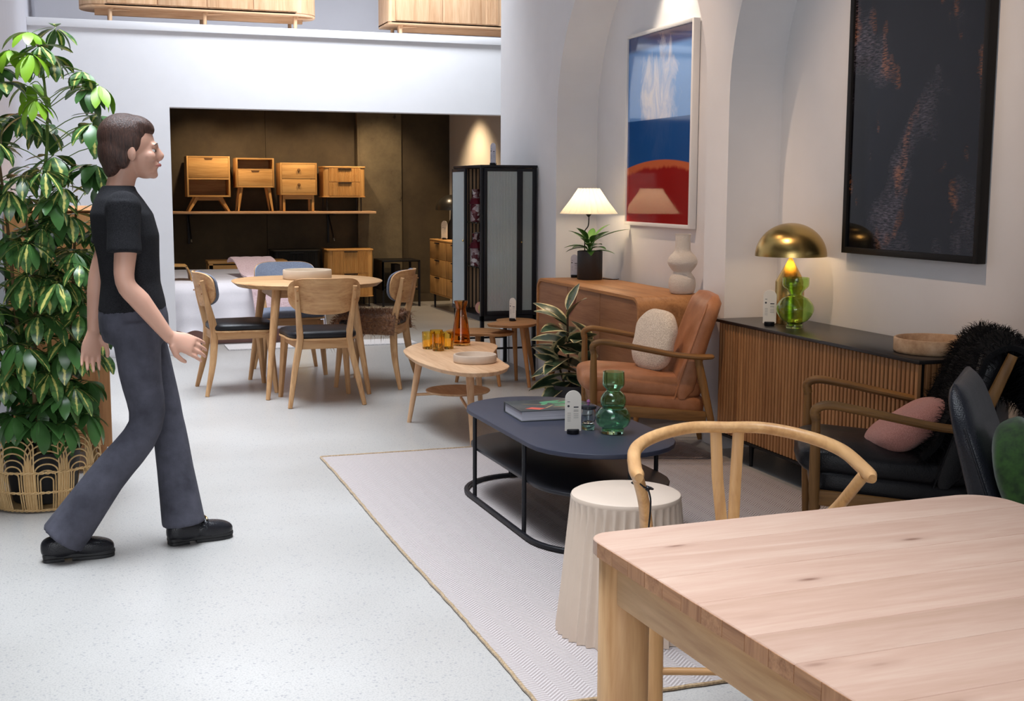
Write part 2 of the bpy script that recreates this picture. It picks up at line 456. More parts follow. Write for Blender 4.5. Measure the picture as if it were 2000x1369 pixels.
nt.links.new(oi.outputs['Random'], mr.inputs['Value']); nt.links.new(mr.outputs[0], hs.inputs['Value'])
nt.links.new(mm.outputs[2], hs.inputs['Color']); nt.links.new(hs.outputs[0], bs.inputs['Base Color'])
bs.inputs['Roughness'].default_value = .48; bs.inputs['Specular IOR Level'].default_value = .3; bump(nt, bs, f2, .06, .001)
ys = [0, -.13, -.30, -.44, -.60, -.72, -.88, -1.02]
for i in range(7):
    y1, y0 = ys[i], ys[i+1]
    pts = []
    if i == 0:
        r = .05; pts = [(0, y0), (TW, y0)]
        pts += [(TW-.085+.085*math.cos(a), -.085+.085*math.sin(a)) for a in [R(q) for q in range(0, 91, 10)]]
        pts += [(r+r*math.cos(a), -r+r*math.sin(a)) for a in [R(q) for q in range(90, 181, 15)]]
    elif i == 6:
        r = .05; pts = [(TW, y1), (0, y1)]+[(r+r*math.cos(a), y0+r+r*math.sin(a)) for a in [R(q) for q in range(180, 271, 15)]]
        pts += [(TW-r+r*math.cos(a), y0+r+r*math.sin(a)) for a in [R(q) for q in range(270, 361, 15)]]
    else: pts = [(0, y0), (TW, y0), (TW, y1), (0, y1)]
    obj('plank', B().prism(pts, TH-.030, TH), KNOT, tb, bevel=.0016, seg=1)
for i in range(14):      # end-grain blocks set along the short edge
    a = -.06-i*.066
    obj('end_block', B().bb(-.001, .012, a-.0645, a, TH-.0295, TH-.002), wood('end_grain_%d' % i, srgb('8A5A3A'), srgb('BC8A62'), 'xyz'[i % 3], sc=3), tb)
for x, y in ((.058, -.06), (TW-.058, -.06), (.058, -TL+.06), (TW-.058, -TL+.06)):
    o = [(x+p, y+q) for p, q in smooth_poly([(.047, 0), (.036, .036), (0, .047), (-.036, .036), (-.047, .0), (-.036, -.036), (0, -.047), (.036, -.036)], 4)]
    obj('leg', B().prism(o, 0, TH-.03), OAK['z'], tb, bevel=.003)
obj('apron', B().bb(.022, .044, -TL+.10, -.10, TH-.115, TH-.03), OAK['y'], tb, bevel=.003)
obj('apron', B().bb(TW-.044, TW-.022, -TL+.10, -.10, TH-.115, TH-.03), OAK['y'], tb, bevel=.003)
obj('apron', B().bb(.1, TW-.1, -.044, -.022, TH-.115, TH-.03), OAK['x'], tb, bevel=.003)
obj('apron', B().bb(.1, TW-.1, -TL+.022, -TL+.044, TH-.115, TH-.03), OAK['x'], tb, bevel=.003)

# ================================================================ wishbone chair tucked behind it
# local: +y towards the sitter's front
def wishbone(loc, rz, label):
    t = thing('wishbone_chair', label, 'chair', loc, rz)
    w, fr, bk, zr = .268, .11, -.275, .795
    pts = [(-w-.004, fr+.02, .752), (-w-.006, fr-.06, .757), (-w+.01, -.10, .772), (-w+.07, -.20, .785), (-.10, bk+.008, zr), (0, bk, zr), (.10, bk+.008, zr),
           (w-.07, -.20, .785), (w-.01, -.10, .772), (w+.006, fr-.06, .757), (w+.004, fr+.02, .752)]
    pc = curve(pts, 6); n = len(pc)
    rad = []
    for i in range(n):
        s = min(i, n-1-i)/(n/2)
        e = min(1, .62+min(i, n-1-i)*.2)
        rad.append(((.0165+.001*s)*e, (.0175-.002*s)*e))
    obj('top_rail', B().tube(pc, rad, 14), OAKR['y'], t)
    for s in (-1, 1):
        leg = curve([(s*.20, -.235, 0), (s*.205, -.225, .22), (s*.21, -.205, .43), (s*.222, -.15, .55), (s*.245, -.02, .66), (s*.271, fr-.045, .747)], 6)
        m = len(leg); obj('back_leg', B().tube(leg, [.0145+.0065*math.sin(PI*min(1, .25+i/m)) for i in range(m)], 12), OAKR['z'], t)
        obj('front_leg', B().tube([(s*.235, .20, 0), (s*.235, .20, .24), (s*.235, .20, .465)], [.0145, .02, .018], 12), OAKR['z'], t)
        obj('splat', B().tube([(s*.030, bk+.004, zr-.012), (s*.024, bk+.012, .66), (s*.014, bk+.05, .53), (s*.006, -.205, .425)], [(.0155, .0065)]*4, 8, up=(0, 1, 0), flat=.5), OAKR['z'], t)
        obj('side_stretcher', B().cyl((s*.207, -.215, .26), (s*.235, .20, .26), .009), OAKR['y'], t)
    obj('front_stretcher', B().cyl((-.235, .20, .31), (.235, .20, .31), .009), OAKR['x'], t)
    obj('back_stretcher', B().cyl((-.207, -.215, .31), (.207, -.215, .31), .009), OAKR['x'], t)
    obj('seat_rail', B().cyl((-.235, .20, .43), (.235, .20, .43), .014).cyl((-.21, -.205, .425), (.21, -.205, .425), .014)
        .cyl((-.235, .20, .43), (-.21, -.205, .425), .014).cyl((.235, .20, .43), (.21, -.205, .425), .014), OAKR['x'], t)
    CORDM = fabric('paper_cord', srgb('B8A27C'), srgb('DAC8A2'), 90, .8)
    def seat(u, q):
        y = .19-.385*q; hw = .225-.02*q; x = (2*u-1)*hw
        return (x, y, .432+.012*math.cos(abs(x)*400)*.12-.012*math.sin(PI*u)*math.sin(PI*q))
    obj('woven_seat', B().grid(seat, 24, 24), CORDM, t, solid=.014)
    return t
OAKR = woods('honey_oak', srgb('B07E4E'), srgb('DDAE78'), rough=.38)
wc = wishbone((1.503, 2.63, 0), R(180-19), 'light oak wishbone chair with a bentwood rail tucked behind the foreground table')
tg = thing('cord_tag', 'thin black cord looped on the post of the wishbone chair', 'cord', (1.243, 2.684, 0))
obj('loop', B().tube([(0.016+.026*math.cos(a), .012+.026*math.sin(a), .706-.008*math.cos(a)) for a in [2*PI*i/20 for i in range(20)]], .0022, 6, closed=True), BLACK, tg)
obj('knot', B().lathe([(.001, -.006), (.006, -.002), (.006, .004), (.001, .008)], 8, (.018, -.014, .704)), BLACK, tg)
obj('strand', B().tube(curve([(.018, -.016, .705), (.024, -.018, .68), (.023, -.02, .65), (.02, -.018, .60)], 5), .0022, 6), BLACK, tg)
obj('strand', B().tube(curve([(.018, -.016, .705), (.004, -.02, .712), (-.008, -.024, .722)], 5), .002, 6), BLACK, tg)

# ================================================================ fluted stool
IVORY = plain('ivory_lacquer', srgb('D8C4B2'), .4, var=.03)
st_ = thing('fluted_stool', 'ivory fluted drum stool standing between the coffee table and wishbone chair', 'stool', (1.605, 3.56, .0095))
NF = 36
def flut(a, z):
    return 1 if z > .435 else 1-.075*abs(math.cos(a*NF/2))**1.6*min(1, (.437-z)*30)
obj('body', B().lathe([(.222, 0), (.222, .006), (.205, .15), (.190, .30), (.180, .40), (.177, .43), (.176, .437)], NF*6, wob=flut, cap1=False), IVORY, st_, smooth=60)
obj('seat_disc', B().lathe([(.10, .434), (.176, .434), (.177, .440), (.174, .448), (.168, .4515), (.05, .4525)], 72), IVORY, st_)

# ================================================================ black coffee table
ct = thing('coffee_table', 'black oval metal coffee table with a lower shelf on the pale rug', 'table', (1.95, 4.995, .0095), R(.8))
def capsule(w, l, n=14):
    r = w/2; s = l/2-r*1.02; o = []
    for j in range(n+1): a = PI*j/n; o.append((r*math.cos(a), s+r*math.sin(a)*1.02))
    for j in range(n+1): a = PI+PI*j/n; o.append((r*math.cos(a), -s+r*math.sin(a)*1.02))
    return o
obj('tabletop', B().slab(capsule(.615, 1.40), .382, .402, .003), CHAR, ct)
rim = [(x, y, .401) for x, y in capsule(.60, 1.385, 20)]
obj('rim_groove', B().tube(rim, .0012, 4, closed=True), BLACK, ct)
obj('lower_shelf', B().slab(capsule(.575, 1.36), .222, .236, .003), plain('black_shelf', (.02, .02, .024, 1), .4), ct)
obj('base_ring', B().tube([(x, y, .011) for x, y in capsule(.615, 1.40, 20)], [(.011, .010)]*42, 8, closed=True, flat=.5), BLACK, ct)
for x, y in ((-.297, .34), (-.297, -.31), (.297, .34), (.297, -.31), (.0, -.688), (.0, .688)):
    obj('post', B().cyl((x, y, .012), (x, y, .385), .0095, n=10), BLACK, ct)
ZC = .4115
# book
bk = thing('book', 'large hardback art book with green botanical cover on the black coffee table', 'book', (1.95, 5.17, ZC), R(-2))
PAGE, nt, bs = mat('page_edges'); v = coords(nt, (1, 1, 400)); f = noise_tex(nt, v, 2, 2)
nt.links.new(ramp(nt, f, [(.3, srgb('B9B7C2')), (.7, srgb('E4E2EA'))]), bs.inputs['Base Color']); bs.inputs['Roughness'].default_value = .8
COVER = plain('dark_book_cover', srgb('3A3F40'), .35, var=.2)
bw, bl, bh = .35, .265, .047
obj('page_block', B().bb(-bw/2+.005, bw/2-.006, -bl/2+.005, bl/2-.005, .004, bh-.004), PAGE, bk)
obj('cover', B().bb(-bw/2, bw/2, -bl/2, bl/2, 0, .0035), COVER, bk, bevel=.001)
cv = obj('cover', B().bb(-bw/2, bw/2, -bl/2, bl/2, bh-.0035, bh), COVER, bk, bevel=.001)
obj('spine', B().bb(-bw/2, bw/2, bl/2-.002, bl/2+.002, 0, bh), COVER, bk, bevel=.001)
def blob(cx, cy, rx, ry, a, z, seed, n=16):
    rnd = random.Random(seed); o = []
    for j in range(n):
        t = 2*PI*j/n; k = 1+.25*rnd.uniform(-1, 1); x, y = rx*k*math.cos(t), ry*k*math.sin(t)
        o.append((cx+x*math.cos(a)-y*math.sin(a), cy+x*math.sin(a)+y*math.cos(a), z))
    return o
def flatblobs(items, z, th=.0004):
    b = B()
    for i, it in enumerate(items):
        o = blob(*it[:5], z, i); b.add(o, [tuple(range(len(o)))])
    return b
obj('green_leaf_print', flatblobs([(.02, .07, .055, .02, .3, 0), (.06, .03, .05, .018, -.2, 0), (.10, .06, .045, .016, .5, 0), (.05, -.03, .04, .015, -.5, 0), (.12, -.02, .035, .016, .2, 0), (-.02, .02, .03, .012, .9, 0)], bh+.0003), plain('print_green', srgb('4FA070'), .4), cv)
obj('stem_print', flatblobs([(-.06, .01, .07, .004, -.5, 0), (-.02, -.05, .05, .005, .9, 0), (.03, -.06, .04, .004, .2, 0)], bh+.0005), plain('print_tan', srgb('B09468'), .4), cv)
obj('red_patch_print', B().add([(-.14, -.075, bh+.0006), (-.085, -.115, bh+.0006), (-.045, -.085, bh+.0006), (-.10, -.048, bh+.0006)], [(0, 1, 2, 3)]), plain('print_red', srgb('E0604C'), .4), cv)

# price tags: arched white cards on a round black foot
CARD = plain('tag_card', srgb('F0E8DC'), .5)
INK = plain('tag_ink', (.05, .05, .06, 1), .6)
def price_tag(label, loc, rz, h=.17, w=.066, group='arched price tags', m=None):
    t = thing('price_tag', label, 'price tag', loc, rz, group)
    o = [(-w/2, .012), (w/2, .012)]+[(w/2*math.cos(a), h-w/2+w/2*math.sin(a)) for a in [PI*i/16 for i in range(17)]]
    b = B().prism(o, -.002, .002).xf(Matrix(((1, 0, 0, 0), (0, 0, 1, 0), (0, 1, 0, 0), (0, 0, 0, 1))))
    cdp = obj('card', b, m or CARD, t, bevel=.0006, seg=1)
    obj('foot', B().lathe([(.024, 0), (.026, .003), (.026, .018), (.022, .020)], 20), BLACK, t)
    p = B(); y = -.0024
    def bar(x0, x1, z, th=.0014): p.bb(x0, x1, y-.0003, y, z-th, z+th)
    bar(-.024*w/.066, -.014*w/.066, h*.74, .0012)
    p.add([(-.020+.005*math.cos(2*PI*i/10), y-.0003, h*.64+.005*math.sin(2*PI*i/10)) for i in range(10)], [tuple(range(10))])
    bar(.002, .022, h*.615, .0025); bar(.002, .022, h*.55, .0006); bar(.002, .022, h*.52, .0006)
    for k in range(5): bar(-.024, -.010, h*(.48-.045*k), .0005)
    for k in range(3): bar(.002, .022, h*(.46-.045*k), .0005)
    obj('printed_text', p, INK, cdp)
    return t
price_tag('white arched price tag on the black coffee table beside the green vase', (1.89, 4.735, ZC), R(-12), .182, .068)

def vase(label, loc, prof, m, cat='vase', name='glass_vase', th=.003, n=40):
    """hollow lathe from outer profile (r, z)"""
    inner = [(max(r-th, .001), z) for r, z in prof if z > .010]
    o = obj(name, B().lathe(prof+list(reversed(inner)), n, cap0=True, cap1=True), m, None, loc=loc, smooth=50)
    return tag(o, label, cat)
def fair(prof, n=5): return [tuple(q) for q in curve(prof, n)]
GREEN = glass('green_glass', (.50, .86, .64, 1))
GREEN2 = glass('olive_green_glass', (.66, .86, .40, 1))
vase('stacked green glass vase with two bulbs on the black coffee table', (2.055, 4.70, ZC+.001),
     fair([(.046, 0), (.047, .012), (.047, .022), (.062, .032), (.073, .055), (.071, .082), (.056, .103), (.046, .108), (.051, .118), (.054, .138), (.048, .158), (.034, .174), (.028, .180), (.036, .190), (.045, .202), (.046, .225), (.044, .258)], 4), GREEN)
j = thing('glass_jar', 'small clear jar with a dark lid and green base beside the green vase', 'jar', (1.985, 4.80, ZC+.001))
obj('base', B().lathe([(.026, 0), (.028, .004), (.028, .024), (.02, .028)], 24), GREEN, j)
obj('body', B().lathe([(.024, .028), (.030, .04), (.031, .075), (.026, .088), (.0235, .088), (.028, .075), (.027, .042), (.02, .032)], 24), glass('clear_glass', (.9, .95, .93, 1)), j)
obj('lid', B().lathe([(.031, .088), (.034, .091), (.034, .102), (.028, .106)], 24), plain('dark_lid', (.03, .03, .04, 1), .2), j)
obj('knob', B().lathe([(.006, .106), (.004, .112), (.009, .118), (.005, .126), (.001, .128)], 12), plain('violet_knob', (.35, .12, .3, 1), .15, coat=1), j)
# ================================================================ armchairs
def leather(name, c1, c2, rough=.38):
    m, nt, bs = mat(name); v = coords(nt)
    f = noise_tex(nt, v, 7, 5, .6); nt.links.new(ramp(nt, f, [(.3, c1), (.7, c2)]), bs.inputs['Base Color'])
    bs.inputs['Roughness'].default_value = rough; bs.inputs['Specular IOR Level'].default_value = .3
    vo = nd(nt, 'ShaderNodeTexVoronoi'); vo.inputs['Scale'].default_value = 260; nt.links.new(v, vo.inputs['Vector'])
    ad = nd(nt, 'ShaderNodeMath', operation='MULTIPLY_ADD'); ad.inputs[1].default_value = 6; nt.links.new(f, ad.inputs[0]); nt.links.new(vo.outputs['Distance'], ad.inputs[2])
    bump(nt, bs, ad.outputs[0], .18, .004); return m
TAN = leather('tan_leather', srgb('96603C'), srgb('B8805C'))
BLKL = leather('black_leather', (.008, .0075, .009, 1), (.014, .0135, .016, 1), .36)
NAVY = leather('dark_grey_leather', (.012, .013, .018, 1), (.020, .021, .028, 1), .34)
def sq(ax, ay, az, e1, e2, nu=28, nv=20):
    """superellipsoid; e1 vertical roundness, e2 plan roundness (1 = ellipse, small = boxy)"""
    def p(c, e): return math.copysign(abs(c)**e, c)
    rs = []
    for i in range(1, nv):
        a = -PI/2+PI*i/nv; ring = []
        for j in range(nu):
            t = 2*PI*j/nu
            ring.append(Vector((ax*p(math.cos(a), e1)*p(math.cos(t), e2), ay*p(math.cos(a), e1)*p(math.sin(t), e2), az*p(math.sin(a), e1))))
        rs.append(ring)
    return B().rings(rs)
def lumpy(b, amp, sc, seed=0):
    out = []
    for q in b.v:
        v = Vector(q); n = noise.noise_vector(v*sc+Vector((seed, seed*2, 3)))
        out.append(tuple(v+n*amp))
    b.v = out; return b
def T(loc, rot=(0, 0, 0)): return Matrix.Translation(loc) @ Euler(rot).to_matrix().to_4x4()
def armchair(loc, rz, label, lea, wd, stile=False):
    t = thing('armchair', label, 'armchair', loc, rz)
    for s in (-1, 1):
        arm = curve([(s*.318, .300, .575), (s*.318, .305, .612), (s*.317, .265, .632), (s*.316, .18, .622), (s*.314, .02, .592), (s*.312, -.12, .566), (s*.318, -.25, .556), (s*.30, -.315, .556)], 5)
        n = len(arm); rad = []
        for i in range(n):
            u = i/(n-1); rad.append((.017+.018*max(0, u-.35)/.65, .018-.004*u))
        rad[-1] = (.022, .011)
        obj('armrest', B().tube(arm, rad, 12), wd['y'], t)
        obj('front_leg', B().tube(curve([(s*.300, .292, 0), (s*.306, .297, .25), (s*.316, .300, .45), (s*.318, .300, .60)], 4), [.014+.006*math.sin(PI*i/12) for i in range(13)], 12), wd['z'], t)
        obj('back_leg', B().tube(curve([(s*.318, -.235, .555), (s*.315, -.28, .36), (s*.308, -.365, 0)], 6), [(.014, .022-.006*abs(i-4)/8) for i in range(13)], 10, up=(0, 1, 0)), wd['z'], t)
        obj('side_rail', B().box((s*.300, .01, .262), (.024, .60, .058), (R(4.5), 0, 0)), wd['y'], t, bevel=.006)
        if stile:
            obj('back_stile', B().tube([(s*.290, -.24, .50), (s*.290, -.29, .62), (s*.285, -.375, .83)], [(.013, .022), (.013, .024), (.011, .018)], 10, up=(0, 1, 0)), wd['z'], t)
    obj('front_rail', B().bb(-.295, .295, .272, .296, .235, .305), wd['x'], t, bevel=.006)
    obj('back_rail', B().bb(-.295, .295, -.285, -.262, .205, .262), wd['x'], t, bevel=.006)
    # seat shell and cushion
    sh = sq(.276, .300, .060, .35, .22).xf(T((0, .005, .305), (R(5), 0, 0)))
    obj('seat_shell', sh, lea, t)
    cu = lumpy(sq(.268, .325, .066, .55, .30, 40, 24).xf(T((0, .035, .392), (R(4), 0, 0))), .008, 9)
    co = obj('seat_cushion', cu, lea, t)
    pr = [(x, y+.035, .392+.0698*y) for x, y in [(.262*math.copysign(abs(math.cos(a))**.3, math.cos(a)), .319*math.copysign(abs(math.sin(a))**.3, math.sin(a))) for a in [2*PI*i/64 for i in range(64)]]]
    # backrest: leaning slab that narrows and rounds at the top
    rs = []; N = 14
    for i in range(N+1):
        u = i/N; z = .33+.53*u; y = -.165-.145*u-.02*u*u
        hw = (.278-.012*u)*(1 if u < .86 else math.sqrt(max(.02, 1-((u-.86)/.14)**2*.42)))
        th = (.066-.022*u)*(1 if 0 < i < N else .45)
        ring = []
        for k in range(36):
            a = 2*PI*k/36; ca, sa = math.cos(a), math.sin(a)
            ring.append((hw*math.copysign(abs(ca)**.28, ca), y+th*math.copysign(abs(sa)**.5, sa)-.018*(1-abs(ca)**2)*u, z))
        rs.append(ring)
    bo = obj('backrest', B().rings(rs), lea, t, smooth=60)
    for s in (-1, 1):
        pp = []
        for i in range(N):
            u = i/N; z = .33+.53*u; y = -.165-.145*u-.02*u*u
            hw = (.278-.012*u)*(1 if u < .86 else math.sqrt(max(.02, 1-((u-.86)/.14)**2*.42))); th = .062-.022*u
            pp.append((s*hw*.985, y+th*.62, z))
        obj('piping', B().tube(pp, .004, 6), lea, bo)
    return t
armchair((2.835, 6.075, .0095), R(72), 'tan leather armchair with wooden arms in front of the pier', TAN, WALN)
ac2 = armchair((2.925, 4.015, .0095), R(60.5), 'black leather armchair with brown wooden arms before the slatted sideboard', BLKL, WALN, True)

BOUC = fabric('cream_boucle', srgb('C4B6A6'), srgb('EEE4D6'), 190, 1.0, sheen=.2)
PINK = fabric('dusty_pink_wool', srgb('B4766C'), srgb('D69C90'), 320, .8)
GVEL = fabric('green_velvet', srgb('1E3416'), srgb('30501F'), 40, .15, .7, .25)
def place(b, M_): return b.xf(M_)
# chair frame -> world helper
def cw(loc, rz): return Matrix.Translation(loc) @ Matrix.Rotation(rz, 4, 'Z')
b = lumpy(sq(.158, .060, .168, .75, .8, 40, 26), .006, 14)
b.xf(cw((2.835, 6.075, 0), R(72)) @ T((-.01, -.05, .615), (R(14), 0, R(30))))
tag(obj('cushion', b, BOUC), 'round cream boucle cushion leaning in the tan leather armchair', 'cushion')
b = lumpy(sq(.18, .07, .165, .8, .75, 44, 26), .012, 7, 2)
b.xf(cw((2.925, 4.015, .01), R(60.5)) @ T((-.05, -.06, .515), (R(62), R(8), R(12))))
tag(obj('cushion', b, PINK), 'dusty pink wool cushion resting on the black leather armchair', 'cushion')

def fur(me, count, length, width, seed, droop=.5, spread=.8, mw_=None):
    """curved tapering strands grown from a mesh, as one B"""
    rnd = random.Random(seed); bm = bmesh.new(); bm.from_mesh(me); bmesh.ops.triangulate(bm, faces=bm.faces[:]); bm.normal_update()
    fs = bm.faces[:]; cum = []; a = 0
    for f in fs: a += f.calc_area(); cum.append(a)
    import bisect
    out = B()
    for _ in range(count):
        f = fs[bisect.bisect(cum, rnd.random()*a) % len(fs)]
        u, w = rnd.random(), rnd.random()
        if u+w > 1: u, w = 1-u, 1-w
        p0, p1, p2 = [q.co for q in f.verts]; p = p0+(p1-p0)*u+(p2-p0)*w
        d = (f.normal+Vector((rnd.gauss(0, 1), rnd.gauss(0, 1), rnd.gauss(0, 1)))*spread*.5).normalized()
        L = length*rnd.uniform(.55, 1.25)
        s = d.cross(Vector((rnd.gauss(0, 1), rnd.gauss(0, 1), rnd.gauss(0, 1))))
        if s.length < 1e-4: continue
        s = s.normalized()*width
        m = p+d*L*.55+Vector((0, 0, -droop*L*.12)); e = p+d*L*.9+Vector((0, 0, -droop*L*.55))+s*rnd.uniform(-4, 4)
        out.add([p-s, p+s, m-s*.8, m+s*.8, e], [(0, 1, 3, 2), (2, 3, 4)])
    bm.free(); return out
# black sheepskin over the back of the black armchair
prof = [(-.06, .475), (-.115, .53), (-.16, .60), (-.205, .70), (-.25, .79), (-.29, .855), (-.355, .890), (-.425, .860), (-.45, .78), (-.45, .70), (-.44, .62)]
pc = curve([(0, y, z) for y, z in prof], 3)
def skin(u, w):
    i = w*(len(pc)-1); k = min(int(i), len(pc)-2); q = pc[k].lerp(pc[k+1], i-k)
    x = -.285+.63*u; ww = math.sin(PI*u)**.3*.5+.5
    n = noise.noise(Vector((x*7, q.y*9, q.z*9)))*.02
    return (x, q.y-.012+n, q.z+n-.05*(abs(u-.45)*1.6)**2)
BLKF = plain('black_fleece', (.006, .006, .007, 1), .85, spec=.2)
sk = thing('sheepskin', 'shaggy black sheepskin thrown over the back of the black armchair', 'sheepskin', (2.925, 4.015, .0095), R(60.5))
hide = obj('hide', B().grid(skin, 20, 30), BLKF, sk, solid=.02)
fo = obj('fleece', fur(hide.data, 9000, .045, .0012, 5), BLKF, sk, smooth=0); fo['kind'] = 'stuff'

# dark grey lounge chair at the right edge, seen past the table corner
lc = thing('lounge_chair', 'dark grey leather lounge chair at the right edge behind the oak table', 'armchair', (2.565, 2.84, 0), R(46))
def wedge():
    rs = []; N = 30
    for i in range(N+1):
        u = i/N; z = .30+.585*u; yb = .02+.19*u; th = (.125-.065*u)*(1 if u < .9 else math.sqrt(max(.06, 1-((u-.9)/.1)**2)))
        hw = .30 if u < .7 else .30-.10*((u-.7)/.3)**2.2
        k = 1 if i > 0 else .6
        ring = []
        for q in range(40):
            a = 2*PI*q/40; ca, sa = math.cos(a), math.sin(a)
            ring.append((hw*(1 if k == 1 else .93)*math.copysign(abs(ca)**.22, ca), yb+th/2*k*math.copysign(abs(sa)**.55, sa), z))
        rs.append(ring)
    return B().rings(rs)
bko = obj('backrest', wedge(), NAVY, lc, smooth=60)
for s in (-1, 1):
    obj('piping', B().tube([(s*.303, .02+.19*u+(.125-.075*u)*(-.16), .31+.58*u*(.97)) for u in [i/14*.84 for i in range(15)]], .0035, 6), NAVY, bko)
obj('seat_cushion', sq(.33, .30, .07, .4, .2).xf(T((0, -.25, .36))), NAVY, lc)
for x in (-.27, .27):
    for y in (-.46, .02): obj('leg', B().cyl((x, y, 0), (x*.95, y, .30), .013, .02), WALN['z'], lc)
def velvet_cushion():
    b = sq(.215, .075, .215, .8, .35, 44, 26)
    return lumpy(b, .012, 8, 4)
b = velvet_cushion(); b.xf(cw((2.565, 2.84, 0), R(46)) @ T((-.15, .0, .59), (R(-18), R(10), R(0))))
gc = tag(obj('cushion', b, GVEL), 'dark green velvet cushion with seams in the dark grey lounge chair', 'cushion')
sm = B()
Mx = cw((2.565, 2.84, 0), R(46)) @ T((-.15, .0, .59), (R(-18), R(10), R(0)))
for pts in ([(-.19+.02*math.sin(i*.8), -.055-.022*math.sin(PI*i/12), .17-.34*i/12) for i in range(13)], [(-.19+.36*i/12, -.062-.02*math.sin(PI*i/12), .02+.01*math.sin(i)) for i in range(13)]):
    obj('seam', B().tube([Mx @ Vector(p) for p in pts], .003, 6), GVEL, gc)
# ================================================================ slatted sideboard in the near alcove
sb = thing('slatted_sideboard', 'slatted oak sideboard with a black top in the right alcove', 'sideboard', (3.17, 4.18, 0))
SL, SD, SH = 1.70, .41, .74        # along y, depth along x
obj('top_panel', B().bb(-.012, SD, -.012, SL+.01, SH-.016, SH), plain('black_top', (.022, .020, .020, 1), .32), sb, bevel=.002)
body = obj('carcass', B().bb(.022, SD-.005, .018, SL-.005, .135, SH-.016), BLACKW, sb)
obj('bottom_panel', B().bb(0, SD, 0, SL, .122, .136), BLACKW, sb, bevel=.002)
nsl = 58
sm_ = mesh_of('slat', B().bb(0, .020, -.0088, .0088, .138, SH-.018), SLAT['z'], .002, 1)
gaps = {14, 29, 43}
for i in range(nsl):
    y = .022+(SL-.044)*i/(nsl-1)
    link('slat', sm_, sb, (.002, y, 0))
sm2 = mesh_of('end_slat', B().bb(-.009, .009, 0, .018, .138, SH-.018), SLAT['z'], .002, 1)
for i in range(13): link('end_slat', sm2, sb, (.045+.0275*i, .0, 0))
for y in (.16, SL-.30):
    obj('leg', B().cyl((.05, y, 0), (.05, y, .125), .009, .014), BLACK, sb)
    obj('leg', B().cyl((SD-.05, y, 0), (SD-.05, y, .125), .009, .014), BLACK, sb)
    obj('leg_brace', B().bb(.05, SD-.05, y-.012, y+.012, .095, .12), BLACK, sb)
# brass mushroom lamp
BRASS, nt, bs = mat('brushed_brass')
bs.inputs['Base Color'].default_value = srgb('C6A868'); bs.inputs['Metallic'].default_value = 1; bs.inputs['Roughness'].default_value = .26
v = coords(nt, (4, 4, 160), False); bump(nt, bs, noise_tex(nt, v, 3, 2), .12, .002); bs.inputs['Anisotropic'].default_value = .6
lm = thing('table_lamp', 'brass mushroom lamp with a domed shade on the slatted sideboard', 'lamp', (3.40, 5.555, SH))
obj('base', B().lathe([(.072, 0), (.073, .002), (.073, .215), (.072, .218), (.008, .335), (.005, .350)], 48), BRASS, lm, smooth=25)
obj('collar', B().lathe([(.009, .335), (.009, .355), (.004, .360)], 16), BRASS, lm)
dome = [(.180*math.cos(a), .345+.168*math.sin(a)) for a in [R(q) for q in range(0, 88, 4)]]
inn = [(.176*math.cos(a), .345+.164*math.sin(a)) for a in [R(q) for q in range(0, 88, 4)]]
obj('shade', B().lathe(dome+[(.002, .513), (.002, .509)]+list(reversed(inn)), 56, cap0=False, cap1=False), BRASS, lm, smooth=50)
obj('bulb', B().lathe([(.008, .356), (.02, .37), (.028, .395), (.02, .42), (.004, .427)], 16), glow('warm_bulb', (1, .74, .42, 1), 14), lm)
l = point('brass_lamp_light', (0, 0, .385), 4, WARM, .03); l.parent = lm
price_tag('white arched price tag beside the brass lamp on the slatted sideboard', (3.255, 5.50, SH), R(-30), .18, .066)
vase('olive green glass vase with one round bulb on the slatted sideboard', (3.315, 5.36, SH+.001),
     fair([(.040, 0), (.040, .016), (.038, .024), (.066, .042), (.090, .080), (.089, .112), (.064, .146), (.037, .162), (.033, .171), (.042, .186), (.060, .204), (.065, .218), (.065, .25)], 4), GREEN2)
TRAV, nt, bs = mat('travertine_stoneware'); v = coords(nt)
f = noise_tex(nt, v, 16, 7, .7); nt.links.new(ramp(nt, f, [(.3, srgb('9C7A5C')), (.5, srgb('B89878')), (.75, srgb('D2B496'))]), bs.inputs['Base Color'])
bs.inputs['Roughness'].default_value = .55; bump(nt, bs, f, .2, .004)
def tray(label, loc, r, h, m=TRAV):
    o = obj('round_tray', B().lathe([(r*.96, 0), (r*.99, .003), (r, .010), (r, h-.004), (r-.003, h), (r-.010, h), (r-.013, h-.005), (r-.015, .016), (r-.022, .011), (.002, .010)], 64), m, None, loc=loc, smooth=50)
    return tag(o, label, 'tray')
tray('large round speckled stoneware tray on the slatted sideboard', (3.385, 4.375, SH+.001), .165, .062)

# ================================================================ pictures
def picture(name, label, y0, y1, z0, z1, fm, fw, art, depth=.045, glassy=True):
    t = thing(name, label, 'picture', (AX, (y0+y1)/2, (z0+z1)/2))
    h, w = (z1-z0)/2, (y1-y0)/2; xf_, xb = -.005-depth, -.005
    for nm, bx in (('frame_side', (-w, -w+fw, -h, h)), ('frame_side', (w-fw, w, -h, h)), ('frame_rail', (-w+fw, w-fw, -h, -h+fw)), ('frame_rail', (-w+fw, w-fw, h-fw, h))):
        obj(nm, B().bb(xf_, xb, bx[0], bx[1], bx[2], bx[3]), fm, t, bevel=.0015)
    obj('print', B().bb(xf_+.012, xb-.006, -w+fw, w-fw, -h+fw, h-fw), art, t)
    return t
